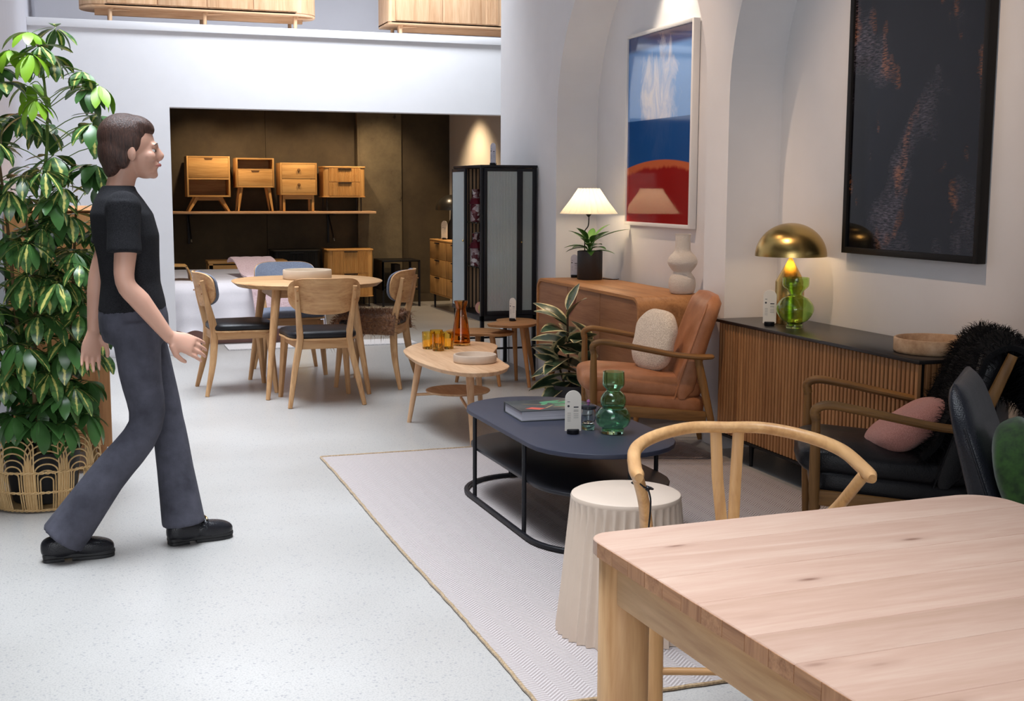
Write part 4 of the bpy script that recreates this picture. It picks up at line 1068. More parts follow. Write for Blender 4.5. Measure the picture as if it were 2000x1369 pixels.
def dchair(loc, rz, label, backm, seatm):
    t = thing('dining_chair', label, 'chair', loc, rz, 'oak dining chairs around the round table')
    def plate(u, w, off):
        a = 2*PI*u; r = w
        ca, sa = math.cos(a), math.sin(a); ex = .62
        x = .238*r*math.copysign(abs(ca)**ex, ca); z = .115*r*math.copysign(abs(sa)**ex, sa)
        z2 = z*(1 if z > 0 else 1.05); x *= (1-.10*max(0, -z/.115)**1.5)
        z2 += .018*(abs(x)/.225)**2*(1 if z > 0 else .2)
        y = -.266+1.6*x*x-.22*z+off
        return (x, y, .725+z2)
    def disc(off, k):
        b = B(); n = 48; rr = [.02, .35, .65, .88, 1.0]
        rings = [[plate(j/n, w*k, off) for j in range(n)] for w in rr]
        return b.rings(rings, True, False)
    obj('backrest', disc(-.012, 1.0), OAK['x'], t, solid=.013, smooth=60)
    obj('back_pad', disc(.012, .985), backm, t, solid=.012, smooth=60)
    for s in (-1, 1):
        P = curve([(s*.245, -.255, 0), (s*.205, -.205, .22), (s*.165, -.185, .42), (s*.165, -.195, .50), (s*.180, -.235, .66), (s*.190, -.262, .79)], 4)
        n = len(P); rad = [(.014+.008*math.sin(PI*min(1, i/(n-1)*1.15)), .014+.014*math.sin(PI*min(1, i/(n-1)*1.1))) for i in range(n)]
        lg = obj('back_leg', B().tube(P, rad, 10, up=(0, 1, 0), flat=.6), OAK['z'], t)
        for z, y in ((.765, -.278), (.70, -.266)): obj('screw', B().lathe([(.006, -.004), (.006, .002), (.003, .004)], 10).xf(T((s*.187, y, z), (R(90), 0, 0))), OAKB['z'], lg)
        obj('front_leg', B().tube([(s*.235, .225, 0), (s*.205, .185, .42)], [(.014, .014), (.024, .024)], 10, flat=.6), OAK['z'], t)
        obj('side_rail', B().tube([(s*.175, -.17, .405), (s*.200, .18, .41)], [(.010, .026)]*2, 8, flat=.4), OAK['y'], t)
    obj('front_rail', B().bb(-.19, .19, .175, .195, .385, .435), OAK['x'], t, bevel=.004)
    obj('back_rail', B().bb(-.165, .165, -.195, -.175, .375, .43), OAK['x'], t, bevel=.004)
    so_ = smooth_poly(orient([(-.20, -.17), (-.235, .05), (-.225, .21), (0, .245), (.225, .21), (.235, .05), (.20, -.17), (0, -.205)]), 5)
    obj('seat_panel', B().slab(so_, .430, .444, .003), OAK['x'], t)
    rs = []
    for k_, z in ((.96, .444), (1.0, .456), (.99, .472), (.95, .484), (.85, .492), (.55, .497), (.1, .498)): rs.append([(x*k_, y*k_, z) for x, y in so_])
    obj('seat_pad', B().rings(rs), seatm, t, smooth=60)
    return t
dchair((1.465, 8.25, 0), 0, 'oak dining chair with its curved back to the camera, nearest of the four', SLATE, BLKL)
dchair((0.995, 8.885, 0), R(-87), 'oak dining chair at the left of the round table, turned sideways', SLATE, BLKL)
CHR = ((1.98, 8.87, 0), R(61))
dchair(*CHR, 'oak dining chair with a brown fur throw, right of the round table', SLATE, BLKL)
dchair((1.475, 9.62, 0), R(180), 'oak dining chair with a pale blue back facing the camera', SLATE2, SLATE)
BRF = fabric('brown_fleece', srgb('6A4630'), srgb('9A7050'), 60, .3)
ft = thing('fur_throw', 'shaggy brown fur throw on the seat of the right dining chair', 'throw', CHR[0], CHR[1])
def throwf(u, w):
    x = (2*u-1)*.285; y = -.21+.50*w
    d = max(0, abs(x)-.20)/.065; e = max(0, y-.20)/.08
    return (x*(1-.08*d), y-.02*e, .522-.085*d**1.5-.09*e**1.5+.008*noise.noise(Vector((x*12, y*12, 1))))
hd = obj('hide', B().grid(throwf, 18, 18), BRF, ft, solid=.01)
fo = obj('pile', fur(hd.data, 5200, .06, .0015, 9, .7), BRF, ft, smooth=0); fo['kind'] = 'stuff'

# ================================================================ the room under the mezzanine
shf = thing('wall_shelf', 'long pale wall shelf carrying four bedside tables in the dark room', 'shelf', (.55, 14.78, 1.115))
obj('board', B().bb(0, 2.78, 0, .465, 0, .028), OAKP['x'], shf, bevel=.002)
for x in (.62, 2.28): obj('bracket', B().bb(x-.012, x+.012, .05, .455, -.02, 0).bb(x-.012, x+.012, .445, .465, -.36, 0).box((x, .25, -.17), (.014, .014, .50), (R(-50), 0, 0)), BLACK, shf)
ZS = 1.144
GOLD = woods('golden_oak', srgb('B07C40'), srgb('D8A868'))
GRP = 'bedside tables on the wall shelf'
def carcass(t, w, d, z0, z1, th=.018, m=GOLD):
    obj('side_panel', B().bb(0, th, 0, d, z0, z1), m['z'], t, bevel=.002); obj('side_panel', B().bb(w-th, w, 0, d, z0, z1), m['z'], t, bevel=.002)
    obj('top_panel', B().bb(th, w-th, 0, d, z1-th, z1), m['x'], t, bevel=.002); obj('bottom_panel', B().bb(th, w-th, 0, d, z0, z0+th), m['x'], t, bevel=.002)
    obj('back_panel', B().bb(th, w-th, d-.012, d, z0+th, z1-th), m['x'], t)
DARKIN = plain('dark_cutout', srgb('6A4826'), .7)  # flat dark patch colour, painted shade for the inside of the drawer notch
def drawer(t, w0, w1, z0, z1, pull, y=-.001):
    d = obj('drawer_front', B().bb(w0+.002, w1-.002, y, .018, z0+.002, z1-.002), GOLD['x'], t, bevel=.0015)
    c = (w0+w1)/2
    if pull == 'notch': obj('pull_notch', B().add([(c-.05, y-.0015, z1-.003), (c-.038, y-.0015, z1-.024), (c+.038, y-.0015, z1-.024), (c+.05, y-.0015, z1-.003)], [(0, 1, 2, 3)]), DARKIN, d)
    elif pull == 'knob': obj('knob', B().lathe([(.008, 0), (.017, .008), (.019, .016), (.012, .022)], 14).xf(T((c, y, (z0+z1)/2+.02), (R(90), 0, 0))), WALN['x'], d)
    elif pull == 'lip': obj('pull', B().bb(c-.07, c+.07, y-.016, y, z1-.018, z1-.010), BLACK, d)
    return d
t = thing('bedside_table', 'bedside table with one drawer above an open cubby and splayed legs', 'bedside table', (1.135, 14.80, ZS), 0, GRP)
carcass(t, .485, .37, .165, .63); drawer(t, .018, .467, .385, .612, 'notch')
obj('divider', B().bb(.018, .467, .002, .35, .365, .385), GOLD['x'], t)
for x, xo in ((.11, .015), (.375, .47)):
    for y, yo in ((.06, .03), (.30, .335)): obj('leg', B().tube([(xo, yo, 0), (x, y, .165)], [.013, .030], 4, flat=1), GOLD['z'], t)
obj('leg_rail', B().bb(.09, .395, .05, .075, .125, .165), GOLD['x'], t)
t = thing('bedside_table', 'bedside table with an open slot over one drawer on tall round legs', 'bedside table', (1.69, 14.80, ZS), 0, GRP)
carcass(t, .435, .34, .275, .615); drawer(t, .018, .417, .293, .475, 'notch'); obj('divider', B().bb(.018, .417, .002, .33, .475, .491), GOLD['x'], t)
for x, xo in ((.06, .02), (.375, .415)):
    for y, yo in ((.05, .03), (.29, .31)): obj('leg', B().tube([(xo, yo, 0), (x, y, .276)], [.011, .021], 12), GOLD['z'], t)
t = thing('bedside_table', 'bedside table with two drawers and round wooden knobs', 'bedside table', (2.195, 14.80, ZS), 0, GRP)
carcass(t, .43, .36, .19, .565); drawer(t, .018, .412, .378, .547, 'knob'); drawer(t, .018, .412, .208, .376, 'knob')
for x in (.045, .385):
    for y in (.05, .31): obj('leg', B().bb(x-.014, x+.014, y-.014, y+.014, 0, .19), GOLD['z'], t, bevel=.003)
obj('leg_rail', B().bb(.06, .37, .04, .06, .14, .19), GOLD['x'], t)
def ribbed_unit(name, label, loc, w, d, z0, z1, m, cat='bedside table', group=None, legs=True):
    t = thing(name, label, cat, loc, 0, group)
    o = [(x+w/2, y+d/2) for x, y in rrect(w-.012, d-.01, .045, 6)]
    wm = m['z'] if isinstance(m, dict) else m; wx = m['x'] if isinstance(m, dict) else m
    obj('case', B().prism(o, z0, z1-.018), wm, t, smooth=30)
    obj('top_panel', B().slab([(x+w/2, y+d/2) for x, y in rrect(w+.008, d+.012, .05, 6)], z1-.018, z1, .003), wx, t)
    obj('bottom_panel', B().slab([(x+w/2, y+d/2) for x, y in rrect(w+.004, d+.008, .05, 6)], z0-.012, z0, .003), wx, t)
    h = (z1-z0-.025)/2
    for k in range(2):
        a = z0+.004+k*h
        df = obj('drawer_front', B().bb(.065, w-.065, -.002, .01, a+.002, a+h-.002), wm, t)
        n = int((w-.13)/.016)
        for i in range(n):
            x = .065+(w-.13)*(i+.5)/n; obj('rib', B().tube([(x, -.003, a+.004), (x, -.003, a+h-.004)], .0062, 6), wm, df)
        obj('pull', B().bb(w/2-.08, w/2+.08, -.022, -.006, a+h-.014, a+h-.004), BLACK, df)
    if legs:
        for x in (.05, w-.05):
            for y in (.05, d-.05): obj('leg', B().cyl((x, y, 0), (x, y, z0-.010), .008), BLACK, t)
    return t
ribbed_unit('bedside_table', 'ribbed two-drawer bedside table on thin legs at the shelf end', (2.70, 14.80, ZS), .51, .37, .175, .53, GOLD, group=GRP)
ribbed_unit('bedside_table', 'ribbed oak two-drawer unit on the floor under the shelf', (2.72, 14.72, 0), .56, .40, .135, .695, GOLD)
ribbed_unit('bedside_table', 'black ribbed two-drawer unit under the shelf beside the oak one', (2.08, 14.72, 0), .56, .40, .135, .69, BLACKW)
t = thing('side_table', 'black open square side table in front of the dark wall', 'table', (3.36, 14.62, 0))
obj('top_panel', B().bb(0, .47, 0, .47, .54, .56), BLACKW, t, bevel=.002)
obj('lower_shelf', B().bb(.02, .45, .02, .45, .20, .215), BLACKW, t)
obj('side_panel', B().bb(0, .018, 0, .47, .20, .54), BLACKW, t)
for x in (.012, .458):
    for y in (.012, .458): obj('leg', B().bb(x-.012, x+.012, y-.012, y+.012, 0, .54), BLACK, t)
obj('book_stack', B().bb(.20, .27, .2, .4, .216, .50), plain('dim_card', srgb('3A3026'), .8), t)
# chest of drawers, lamp and tag by the cream wall
ch = thing('chest_of_drawers', 'oak chest of three ribbed drawers on black legs by the cream wall', 'chest of drawers', (3.93, 13.10, 0))
obj('case', B().bb(0, .43, 0, 1.42, .185, .80), GOLD['y'], ch); obj('top_panel', B().bb(-.01, .435, -.005, 1.425, .80, .82), GOLD['y'], ch, bevel=.003)
obj('bottom_panel', B().bb(-.006, .435, -.003, 1.423, .17, .185), GOLD['y'], ch)
for k in range(3):
    for q in range(2):
        y0, y1, z0, z1 = .02+q*.70, .70+q*.70, .19+k*.203, .19+(k+1)*.203-.006
        df = obj('drawer_front', B().bb(-.012, 0, y0, y1, z0, z1), GOLD['z'], ch, bevel=.001)
        obj('pull', B().bb(-.030, -.012, y0+.26, y0+.42, z1-.018, z1-.006), BLACK, df)
for y in (.22, 1.36):
    for x in (.04, .39): obj('leg', B().cyl((x, y, 0), (x, y, .172), .011, .014), BLACK, ch)
bl = thing('table_lamp', 'black domed table lamp on the oak chest by the cream wall', 'lamp', (4.13, 14.30, .82))
obj('base', B().lathe([(.06, 0), (.062, .01), (.055, .15), (.012, .24), (.008, .35)], 24), BLACK, bl)
obj('shade', B().lathe([(.19*math.cos(R(q)), .345+.18*math.sin(R(q))) for q in range(0, 89, 8)]+[(.18*math.cos(R(q)), .345+.17*math.sin(R(q))) for q in range(88, -1, -8)], 32, cap0=False, cap1=False), plain('black_dome', (.02, .018, .015, 1), .3), bl)
obj('bulb', B().lathe([(.01, .35), (.03, .37), (.03, .40), (.005, .42)], 12), glow('warm_bulb_3', (1, .78, .48, 1), 12), bl)
l = point('black_lamp_light', (0, 0, .36), 3, WARM, .03); l.parent = bl
g = obj('globe_lamp', B().lathe([(.03, 0), (.035, .01), (.07, .05), (.085, .10), (.07, .15), (.03, .178), (.002, .185)], 24), glow('glowing_globe', (1, .82, .45, 1), 1.2), None, loc=(4.10, 13.85, .821)); tag(g, 'small glowing cream globe lamp on the oak chest', 'lamp')
price_tag('white arched price tag on the oak chest by the black lamp', (4.02, 14.22, .821), R(-60), .22, .10)
# bed with linen
bd = thing('bed', 'bed with white scalloped linen under the mezzanine', 'bed', (.52, 11.55, 0))
LIN = fabric('white_linen', srgb('E4E2EA'), srgb('EEECF2'), 260, .08)
obj('base', B().bb(.05, 1.50, .06, 1.95, .0, .28), plain('pink_valance', srgb('B89088'), .9), bd)  # pinkish box showing below the white hem
obj('mattress', lumpy(sq(.765, 1.0, .13, .25, .15, 60, 20).xf(T((.78, 1.02, .44))), .008, 4), LIN, bd)
def drape(u, w):
    x = -.01+1.58*u; z = .555-.44*w
    f = .016*math.sin(x*26+3*math.sin(x*5))*w+.01*noise.noise(Vector((x*6, w*4, 2)))
    zz = z+(.022*abs(math.sin(x*20)) if w > .97 else 0)
    return (x, -.005-.035*w+f+.05*max(0, .12-w)/.12, zz)
obj('valance', B().grid(drape, 110, 14), LIN, bd, solid=.004)
def sided(u, w):
    y = .03+1.9*u; z = .555-.44*w; return (1.565+.03*w+.014*math.sin(y*24)*w, y, z)
obj('valance', B().grid(sided, 60, 8), LIN, bd, solid=.004)
th = thing('throw_blanket', 'quilted pink throw draped across the white bed', 'blanket', (.52, 11.55, 0))
BLUSH = fabric('blush_quilt', srgb('D8B8BC'), srgb('ECD2D6'), 80, .2)
pth = curve([(0, .98, .70), (0, .86, .735), (0, .6, .70), (0, .30, .612), (0, .08, .605), (0, -.03, .575), (0, -.075, .48), (0, -.095, .32), (0, -.10, .20)], 4)
def thr(u, w):
    i = w*(len(pth)-1); k = min(int(i), len(pth)-2); q = pth[k].lerp(pth[k+1], i-k)
    q2 = .010*abs(math.sin(w*20))**.3+.006*abs(math.sin(u*12))**.3
    return (.80+.14*w+(.40-.04*w)*u, q.y-q2*(w > .55), q.z+q2*(w < .6))
obj('quilt', B().grid(thr, 24, 60), BLUSH, th, solid=.02)
o = obj('yellow_cushion', lumpy(sq(.10, .03, .20, .8, .5).xf(T((0, 0, .20))), .004, 9), fabric('yellow_cloth', srgb('E8B030'), srgb('F4C850'), 100, .3), None, loc=(1.86, 11.46, .0)); 
tag(o, 'yellow cloth corner showing behind the dining table legs', 'cloth')
tr_ = thing('bed_tray', 'bent plywood tray standing on the white bed', 'tray', (.44, 11.75, .575))
pl2 = curve([(.0, 0, 0), (.0, 0, .10), (.03, 0, .135), (.40, 0, .135), (.445, 0, .12), (.475, 0, .05), (.48, 0, .0)], 5)
b = B(); b.grid(lambda u, w: (pl2[min(int(u*(len(pl2)-1)+.5), len(pl2)-1)].x, .3*w, pl2[min(int(u*(len(pl2)-1)+.5), len(pl2)-1)].z), len(pl2)-1, 2)
obj('bent_sheet', b, GOLD['x'], tr_, solid=.012)
hb = thing('headboard_bench', 'low golden oak bench standing behind the bed', 'bench', (1.25, 13.75, 0))
obj('top_panel', B().bb(0, .85, 0, .35, .60, .63), GOLD['x'], hb, bevel=.004)
for k in range(4): obj('slat', B().bb(0, .85, 0, .02, .30+k*.075, .36+k*.075), GOLD['x'], hb)
for x in (.03, .82):
    for y in (.02, .33): obj('leg', B().bb(x-.02, x+.02, y-.02, y+.02, 0, .60), GOLD['z'], hb)
pr = obj('floor_mat', B().bb(1.16, 2.86, 11.05, 11.42, .001, .012), fabric('pale_mat', srgb('BEBABA'), srgb('DEDADA'), 120, .4), None); tag(pr, 'pale flat mat on the concrete floor at the foot of the bed', 'rug')

# ================================================================ mezzanine sideboards
def mezz(name, label, x0, x1, y, z0, zt, r, doors, legs, ribx=None):
    t = thing(name, label, 'sideboard', (x0, y, MZ-.012))
    w = x1-x0; d = .42
    if r: o = [(px+w/2, py+d/2) for px, py in rrect(w, d, r, 10)]
    else: o = [(px+w/2, py+d/2) for px, py in rrect(w, d, .03, 4)]
    obj('case', B().prism(o, z0+.015, zt), OAKP['z'], t, smooth=40)
    obj('bottom_panel', B().slab([(q[0], q[1]) for q in o], z0, z0+.03, .004), OAKP['x'], t)
    for a, c in zip(doors[:-1], doors[1:]):
        obj('door', B().bb(a-x0+.003, c-x0-.003, -.012, .01, z0+.035, zt-.03), OAKP['z'], t, bevel=.002)
    for lx in legs:
        obj('leg', B().tube([(lx-x0, .05, 0), (lx-x0, .055, z0-.01), (lx-x0+.01, .07, z0+.005)], [.014, .019, .024], 12), OAKP['z'], t)
        obj('leg', B().cyl((lx-x0, d-.06, 0), (lx-x0, d-.06, z0+.005), .016), OAKP['z'], t)
        obj('leg_bracket', B().tube([(lx-x0, .07, z0-.012), (lx-x0+.16, .10, z0-.004)], [(.016, .014), (.010, .006)], 8), OAKP['x'], t)
    obj('under_rail', B().bb(.12, w-.12, .13, .17, z0-.05, z0), OAKP['x'], t)
    if ribx:
        for i in range(10): obj('rib', B().tube([(ribx-x0+.012*i, -.012, z0+.035), (ribx-x0+.012*i, -.012, zt-.03)], .006, 6), OAKP['z'], t)
    return t
mezz('rounded_sideboard', 'long oak sideboard with rounded ends on the left of the mezzanine', .03, 1.985, 10.98, .135, .80, .20, [.245, .645, 1.045, 1.43, 1.80], [.27, 1.03, 1.79])
mezz('oak_sideboard', 'oak sideboard with ribbed front on the right of the mezzanine', 2.60, 4.2, 10.98, .105, .80, 0, [2.66, 3.09, 3.53], [2.72, 3.9], 3.50)
# oak cabinet by the left wall, seen end-on behind the plant
oc2 = thing('oak_cabinet', 'tall pale oak cabinet standing behind the leafy plant', 'cabinet', (-.36, 6.45, 0))
obj('end_panel', B().bb(0, .455, 0, .022, .13, 1.305), OAKB['z'], oc2, bevel=.002)
obj('case', B().bb(.01, .45, .02, 1.5, .13, 1.29), OAKB['y'], oc2); obj('top_panel', B().bb(0, .458, 0, 1.5, 1.29, 1.308), OAKB['y'], oc2, bevel=.002)
for x in (.05, .405):
    for y in (.05, 1.45): obj('leg', B().tube([(x, y-.01, 0), (x, y, .135)], [.014, .026], 12), OAKB['z'], oc2)
# ================================================================ rattan basket and umbrella plant
BX, BYY = -.215, 5.93
RAT = woods('rattan', srgb('B8925E'), srgb('E2C08C'), sc=3)['z']
bs_ = thing('rattan_basket', 'open rattan basket of nested cane arches holding the leafy plant', 'basket', (BX, BYY, 0))
def rad_at(z): return .205+.045*math.sin(PI*min(1, max(0, (z+.03)/.42)))
def on(a, z, k=0): r = rad_at(z)+k; return (r*math.cos(a), r*math.sin(a), z)
NG = 11
for g in range(NG):
    c = 2*PI*(g+.4)/NG
    for k in range(7):
        w = .36-.042*k; top = .335-.028*k+(.02 if g % 2 else 0)
        zc = top-w*.235*.8; pts = []
        for i in range(6): pts.append(on(c-w, .008+(zc-.008)*i/6, .003*(g % 2)))
        for i in range(13):
            a = PI-PI*i/12; pts.append(on(c+w*math.cos(a), zc+(top-zc)*math.sin(a), .003*(g % 2)))
        for i in range(6): pts.append(on(c+w, zc-(zc-.008)*(i+1)/6, .003*(g % 2)))
        obj('cane', B().tube(pts, .0034, 5), RAT, bs_)
for z in (.012, .095, .185):
    n = 150
    for s in (0, PI): obj('braided_band', B().tube([on(2*PI*i/n, z+.004*math.sin(i*1.3+s), .005+.003*math.cos(i*1.3+s)) for i in range(n)], .0032, 5, closed=True), RAT, bs_)
obj('base', B().lathe([(.20, .002), (.205, .006), (.20, .012)], 40), RAT, bs_)
for a0 in (.35, .35+PI):
    P = curve([on(a0-.30, .24), on(a0-.24, .34), on(a0-.12, .415), on(a0, .44), on(a0+.12, .415), on(a0+.24, .34), on(a0+.30, .24)], 5)
    obj('handle', B().tube(P, .010, 8), RAT, bs_)

pt = thing('umbrella_plant', 'tall variegated umbrella plant with drooping leaf clusters in a rattan basket', 'plant', (BX, BYY, 0))
obj('nursery_pot', B().lathe([(.13, .016), (.135, .02), (.165, .24), (.170, .25), (.160, .25), (.155, .22), (.002, .215)], 32), plain('black_plastic', (.015, .015, .017, 1), .5), pt)
VS, nt, bs = mat('variegated_umbrella_leaf')
nt.links.new(variegate(nt, srgb('365A2E'), srgb('5A8444'), srgb('DDD67A'), True, .30, .46, 24), bs.inputs['Base Color']); bs.inputs['Roughness'].default_value = .28
GL = plain('dark_umbrella_leaf', srgb('406834'), .28, var=.3); YL = plain('young_umbrella_leaf', srgb('7EAA28'), .35, var=.25)
random.seed(11)
LMS = {'v': [leaf_mesh('leaf', .135, .058, c, .07, VS, 6, 2, .7, .0) for c in (.5, .9)], 'g': [leaf_mesh('leaf', .135, .058, c, .07, GL, 6, 2, .7, .0) for c in (.5, .9)], 'y': [leaf_mesh('leaf', .125, .050, c, .06, YL, 6, 2, .7, .0) for c in (.5, 1.0)]}
STEM = plain('green_stem', srgb('6E8A3C'), .6); BARK = plain('plant_bark', srgb('7A6040'), .85, bmp=(60, .4))
trunks = [[(.02, -.04, .2), (.05, -.05, .7), (.03, -.04, 1.2), (.08, -.05, 1.65), (.07, -.05, 1.98)], [(-.05, .02, .2), (-.08, .03, .7), (-.10, 0, 1.2), (-.13, -.02, 1.62)],
          [(.07, .03, .2), (.13, .02, .6), (.16, .0, 1.0), (.19, -.02, 1.38)], [(-.01, -.07, .2), (-.02, -.10, .5), (.0, -.12, .9), (-.02, -.13, 1.3)]]
leaves = []; pet = B()
def cluster(o, axis, n, kind, size):
    axis = axis.normalized(); side = axis.cross(Vector((0, 0, 1)))
    if side.length < .1: side = Vector((1, 0, 0))
    side.normalize(); fw = side.cross(axis)
    a0 = random.uniform(0, 6.28)
    for i in range(n):
        a = a0+2*PI*i/n+random.uniform(-.15, .15)
        d = (side*math.cos(a)+fw*math.sin(a))*math.cos(.15)-axis*.0
        d = (d+axis*random.uniform(-.05, .25)-Vector((0, 0, 1))*random.uniform(.25, .75)).normalized()
        up_ = (Vector((0, 0, 1))-d*d.z); up_ = up_.normalized() if up_.length > .05 else axis
        y = up_.cross(d).normalized(); z = d.cross(y)
        m = Matrix((d, y, z)).transposed().to_4x4()
        k = size*random.uniform(.8, 1.12)*(1 if i % 3 else .85)
        kd = kind if kind != 'm' else random.choice('vvg')
        leaves.append((Matrix.Translation(o+d*.012) @ m @ Matrix.Scale(k, 4), random.choice(LMS[kd]), o))
for ti, tr_p in enumerate(trunks):
    P = curve(tr_p, 10); N = len(P)
    obj('trunk', B().tube(P, [.011-.006*i/N for i in range(N)], 8), STEM if ti in (0,) else BARK, pt)
    z_top = tr_p[-1][2]; cnt = (46, 36, 32, 28)[ti]
    for i in range(cnt):
        u = .10+.90*(i+random.random()*.6)/cnt; q = P[min(int(u*(N-1)), N-1)]
        a = i*2.4+ti*1.1+random.uniform(-.4, .4); z = q.z
        reach = (.11+.17*min(1, max(0, (z-.3)/.5)))*(1 if z < 1.6 else .85)*random.uniform(.7, 1.15)
        if z > 1.85: reach *= .8
        tip = q+Vector((reach*math.cos(a), reach*math.sin(a), random.uniform(.03, .13)+(.06 if u > .95 else 0)))
        if BX+tip.x > .13+.05*random.random(): tip.x = .13-BX
        if BYY+tip.y > 6.34: tip.y = 6.34-BYY
        pet.tube(curve([q, q.lerp(tip, .5)+Vector((0, 0, .03)), tip], 3), .0022, 5)
        kind = 'y' if (z > 1.72 and random.random() < .6) else ('m' if z > .5 else 'g')
        cluster(tip, Vector((math.cos(a)*.5, math.sin(a)*.5, .8)), random.choice((7, 8, 8, 9)), kind, random.uniform(.85, 1.1))
# hand-placed sprays at the crown and over the basket rim
for (x, y, z, k) in ((.02, -.06, 2.08, 'y'), (-.06, -.08, 2.0, 'y'), (.10, -.10, 1.98, 'v'), (.30, -.12, 1.86, 'y'), (.27, -.14, 1.68, 'v'), (.32, -.10, 1.66, 'y'), (.24, -.16, 1.50, 'g'), (.30, -.08, 1.22, 'v'), (.31, -.1, 1.08, 'm'), (.30, -.1, .94, 'v'), (.28, -.14, .80, 'm'), (.0, -.24, .42, 'g'), (.10, -.22, .40, 'g'), (.20, -.14, .42, 'g'), (-.10, -.22, .44, 'g'), (.15, -.2, .55, 'm'), (.05, -.22, .62, 'v'), (-.06, -.24, .70, 'v'), (.08, -.26, .86, 'v'), (.14, -.24, 1.02, 'v'), (-.02, -.28, 1.05, 'v'), (.05, -.27, 1.25, 'v'), (.16, -.22, 1.3, 'm'), (-.08, -.22, 1.4, 'v'), (.1, -.2, 1.55, 'v'), (0, -.2, 1.72, 'v')):
    q = Vector((x*.3, y*.4, z-.10)); tip = Vector((x, y, z)); pet.tube(curve([q, q.lerp(tip, .5)+Vector((0, 0, .02)), tip], 3), .0022, 5)
    cluster(tip, Vector((x*1.5, y*1.5, .6)), 8, k, 1.02)
obj('petioles', pet, STEM, pt)
leaves.sort(key=lambda q: q[2].y)          # the nearest leaves first
for m, me, o in leaves[:300]:
    q = bpy.data.objects.new('leaf', me); COL.objects.link(q); q.parent = pt; q.matrix_local = m
verts = {}; 
for key, mm_ in (('v', VS), ('g', GL), ('y', YL)):
    vs = []; fs = []; uvs = []
    for m, me, o in leaves[300:]:
        if me not in LMS[key]: continue
        b0 = len(vs); vs += [m @ v_.co for v_ in me.vertices]
        for p in me.polygons:
            fs.append([b0+i for i in p.vertices]); uvs += [tuple(me.uv_layers[0].data[li].uv) for li in p.loop_indices]
    if not vs: continue
    me2 = bpy.data.meshes.new('foliage'); me2.from_pydata([tuple(v_) for v_ in vs], [], fs)
    ul = me2.uv_layers.new(name='uv')
    for i, c in enumerate(uvs): ul.data[i].uv = c
    for p in me2.polygons: p.use_smooth = True
    me2.materials.append(mm_); o = link('foliage', me2, pt); o['kind'] = 'stuff'
# ================================================================ the walking person
PO = (.15, 5.0, 0)
ps = thing('person', 'person in black t-shirt, dark grey flared trousers and black loafers striding past the plant', 'person', PO)
def blob_mesh(name, b, m, parent, voxel=.006, it=6, fac=.5, sub=False):
    me = mesh_of(name+'_src', b); tmp = bpy.data.objects.new(name+'_src', me); COL.objects.link(tmp)
    r = tmp.modifiers.new('r', 'REMESH'); r.mode = 'VOXEL'; r.voxel_size = voxel; r.use_smooth_shade = True
    s = tmp.modifiers.new('s', 'SMOOTH'); s.iterations = it; s.factor = fac
    dg = bpy.context.evaluated_depsgraph_get()
    out = bpy.data.meshes.new_from_object(tmp.evaluated_get(dg)); out.name = name
    bpy.data.objects.remove(tmp); bpy.data.meshes.remove(me)
    out.materials.clear(); out.materials.append(m)
    for p in out.polygons: p.use_smooth = True
    return link(name, out, parent)
def ell(b, c, r, rot=(0, 0, 0), e1=1, e2=1, nu=24, nv=16): b2 = sq(r[0], r[1], r[2], e1, e2, nu, nv).xf(T(c, rot)); b.add(b2.v, b2.f); return b
def limb(b, pts, rs, n=14, k=4):
    P = curve(pts, k); m = len(P)-1; rr = []
    for i in range(m+1):
        t = i/m*(len(rs)-1); j = min(int(t), len(rs)-2); a, c = rs[j], rs[j+1]; f = t-j
        if isinstance(a, tuple): rr.append((a[0]+(c[0]-a[0])*f, a[1]+(c[1]-a[1])*f))
        else: rr.append(a+(c-a)*f)
    b.tube(P, rr, n, up=(0, 1, 0)); return b
SKIN, nt, bs = mat('skin'); bs.inputs['Base Color'].default_value = srgb('D0A08A'); bs.inputs['Roughness'].default_value = .5
bs.inputs['Subsurface Weight'].default_value = .15; bs.inputs['Subsurface Radius'].default_value = (.02, .008, .005)
# joints (local: +x walking direction, -y towards the camera)
HIPz = .93
sh_r, el_r, wr_r = Vector((-.01, -.165, 1.345)), Vector((-.015, -.205, 1.075)), Vector((.135, -.20, .865))
sh_l, el_l, wr_l = Vector((-.02, .165, 1.345)), Vector((-.10, .20, 1.09)), Vector((-.13, .20, .85))
hp_r, kn_r, an_r = Vector((.02, -.085, HIPz)), Vector((.045, -.08, .51)), Vector((-.265, -.055, .115))
hp_l, kn_l, an_l = Vector((.03, .085, HIPz)), Vector((.135, .075, .505)), Vector((.185, .045, .10))
bd_ = B()
# head: cranium, face, jaw, nose, chin, ears, neck
HC = Vector((.035, 0, 1.565))
ell(bd_, HC+Vector((-.012, 0, .022)), (.094, .073, .092)); ell(bd_, HC+Vector((.032, 0, -.025)), (.060, .058, .085))
ell(bd_, HC+Vector((.046, 0, -.080)), (.044, .040, .034)); ell(bd_, HC+Vector((.074, 0, -.098)), (.018, .020, .016))
ell(bd_, HC+Vector((.078, 0, .012)), (.018, .050, .014)); ell(bd_, HC+Vector((.095, 0, -.026)), (.020, .013, .022), (0, R(-25), 0))
bd_.tube([HC+Vector((.082, 0, .012)), HC+Vector((.108, 0, -.032))], [.009, .013], 10)
ell(bd_, HC+Vector((.086, 0, -.062)), (.012, .024, .012))
for s in (-1, 1):
    ell(bd_, HC+Vector((-.008, s*.076, -.018)), (.020, .009, .032), (0, R(-12), s*R(18)))
    ell(bd_, HC+Vector((.060, s*.042, -.030)), (.024, .020, .022))
limb(bd_, [(-.025, 0, 1.36), (-.012, 0, 1.43), (.012, 0, 1.52)], [.058, .052, .052])
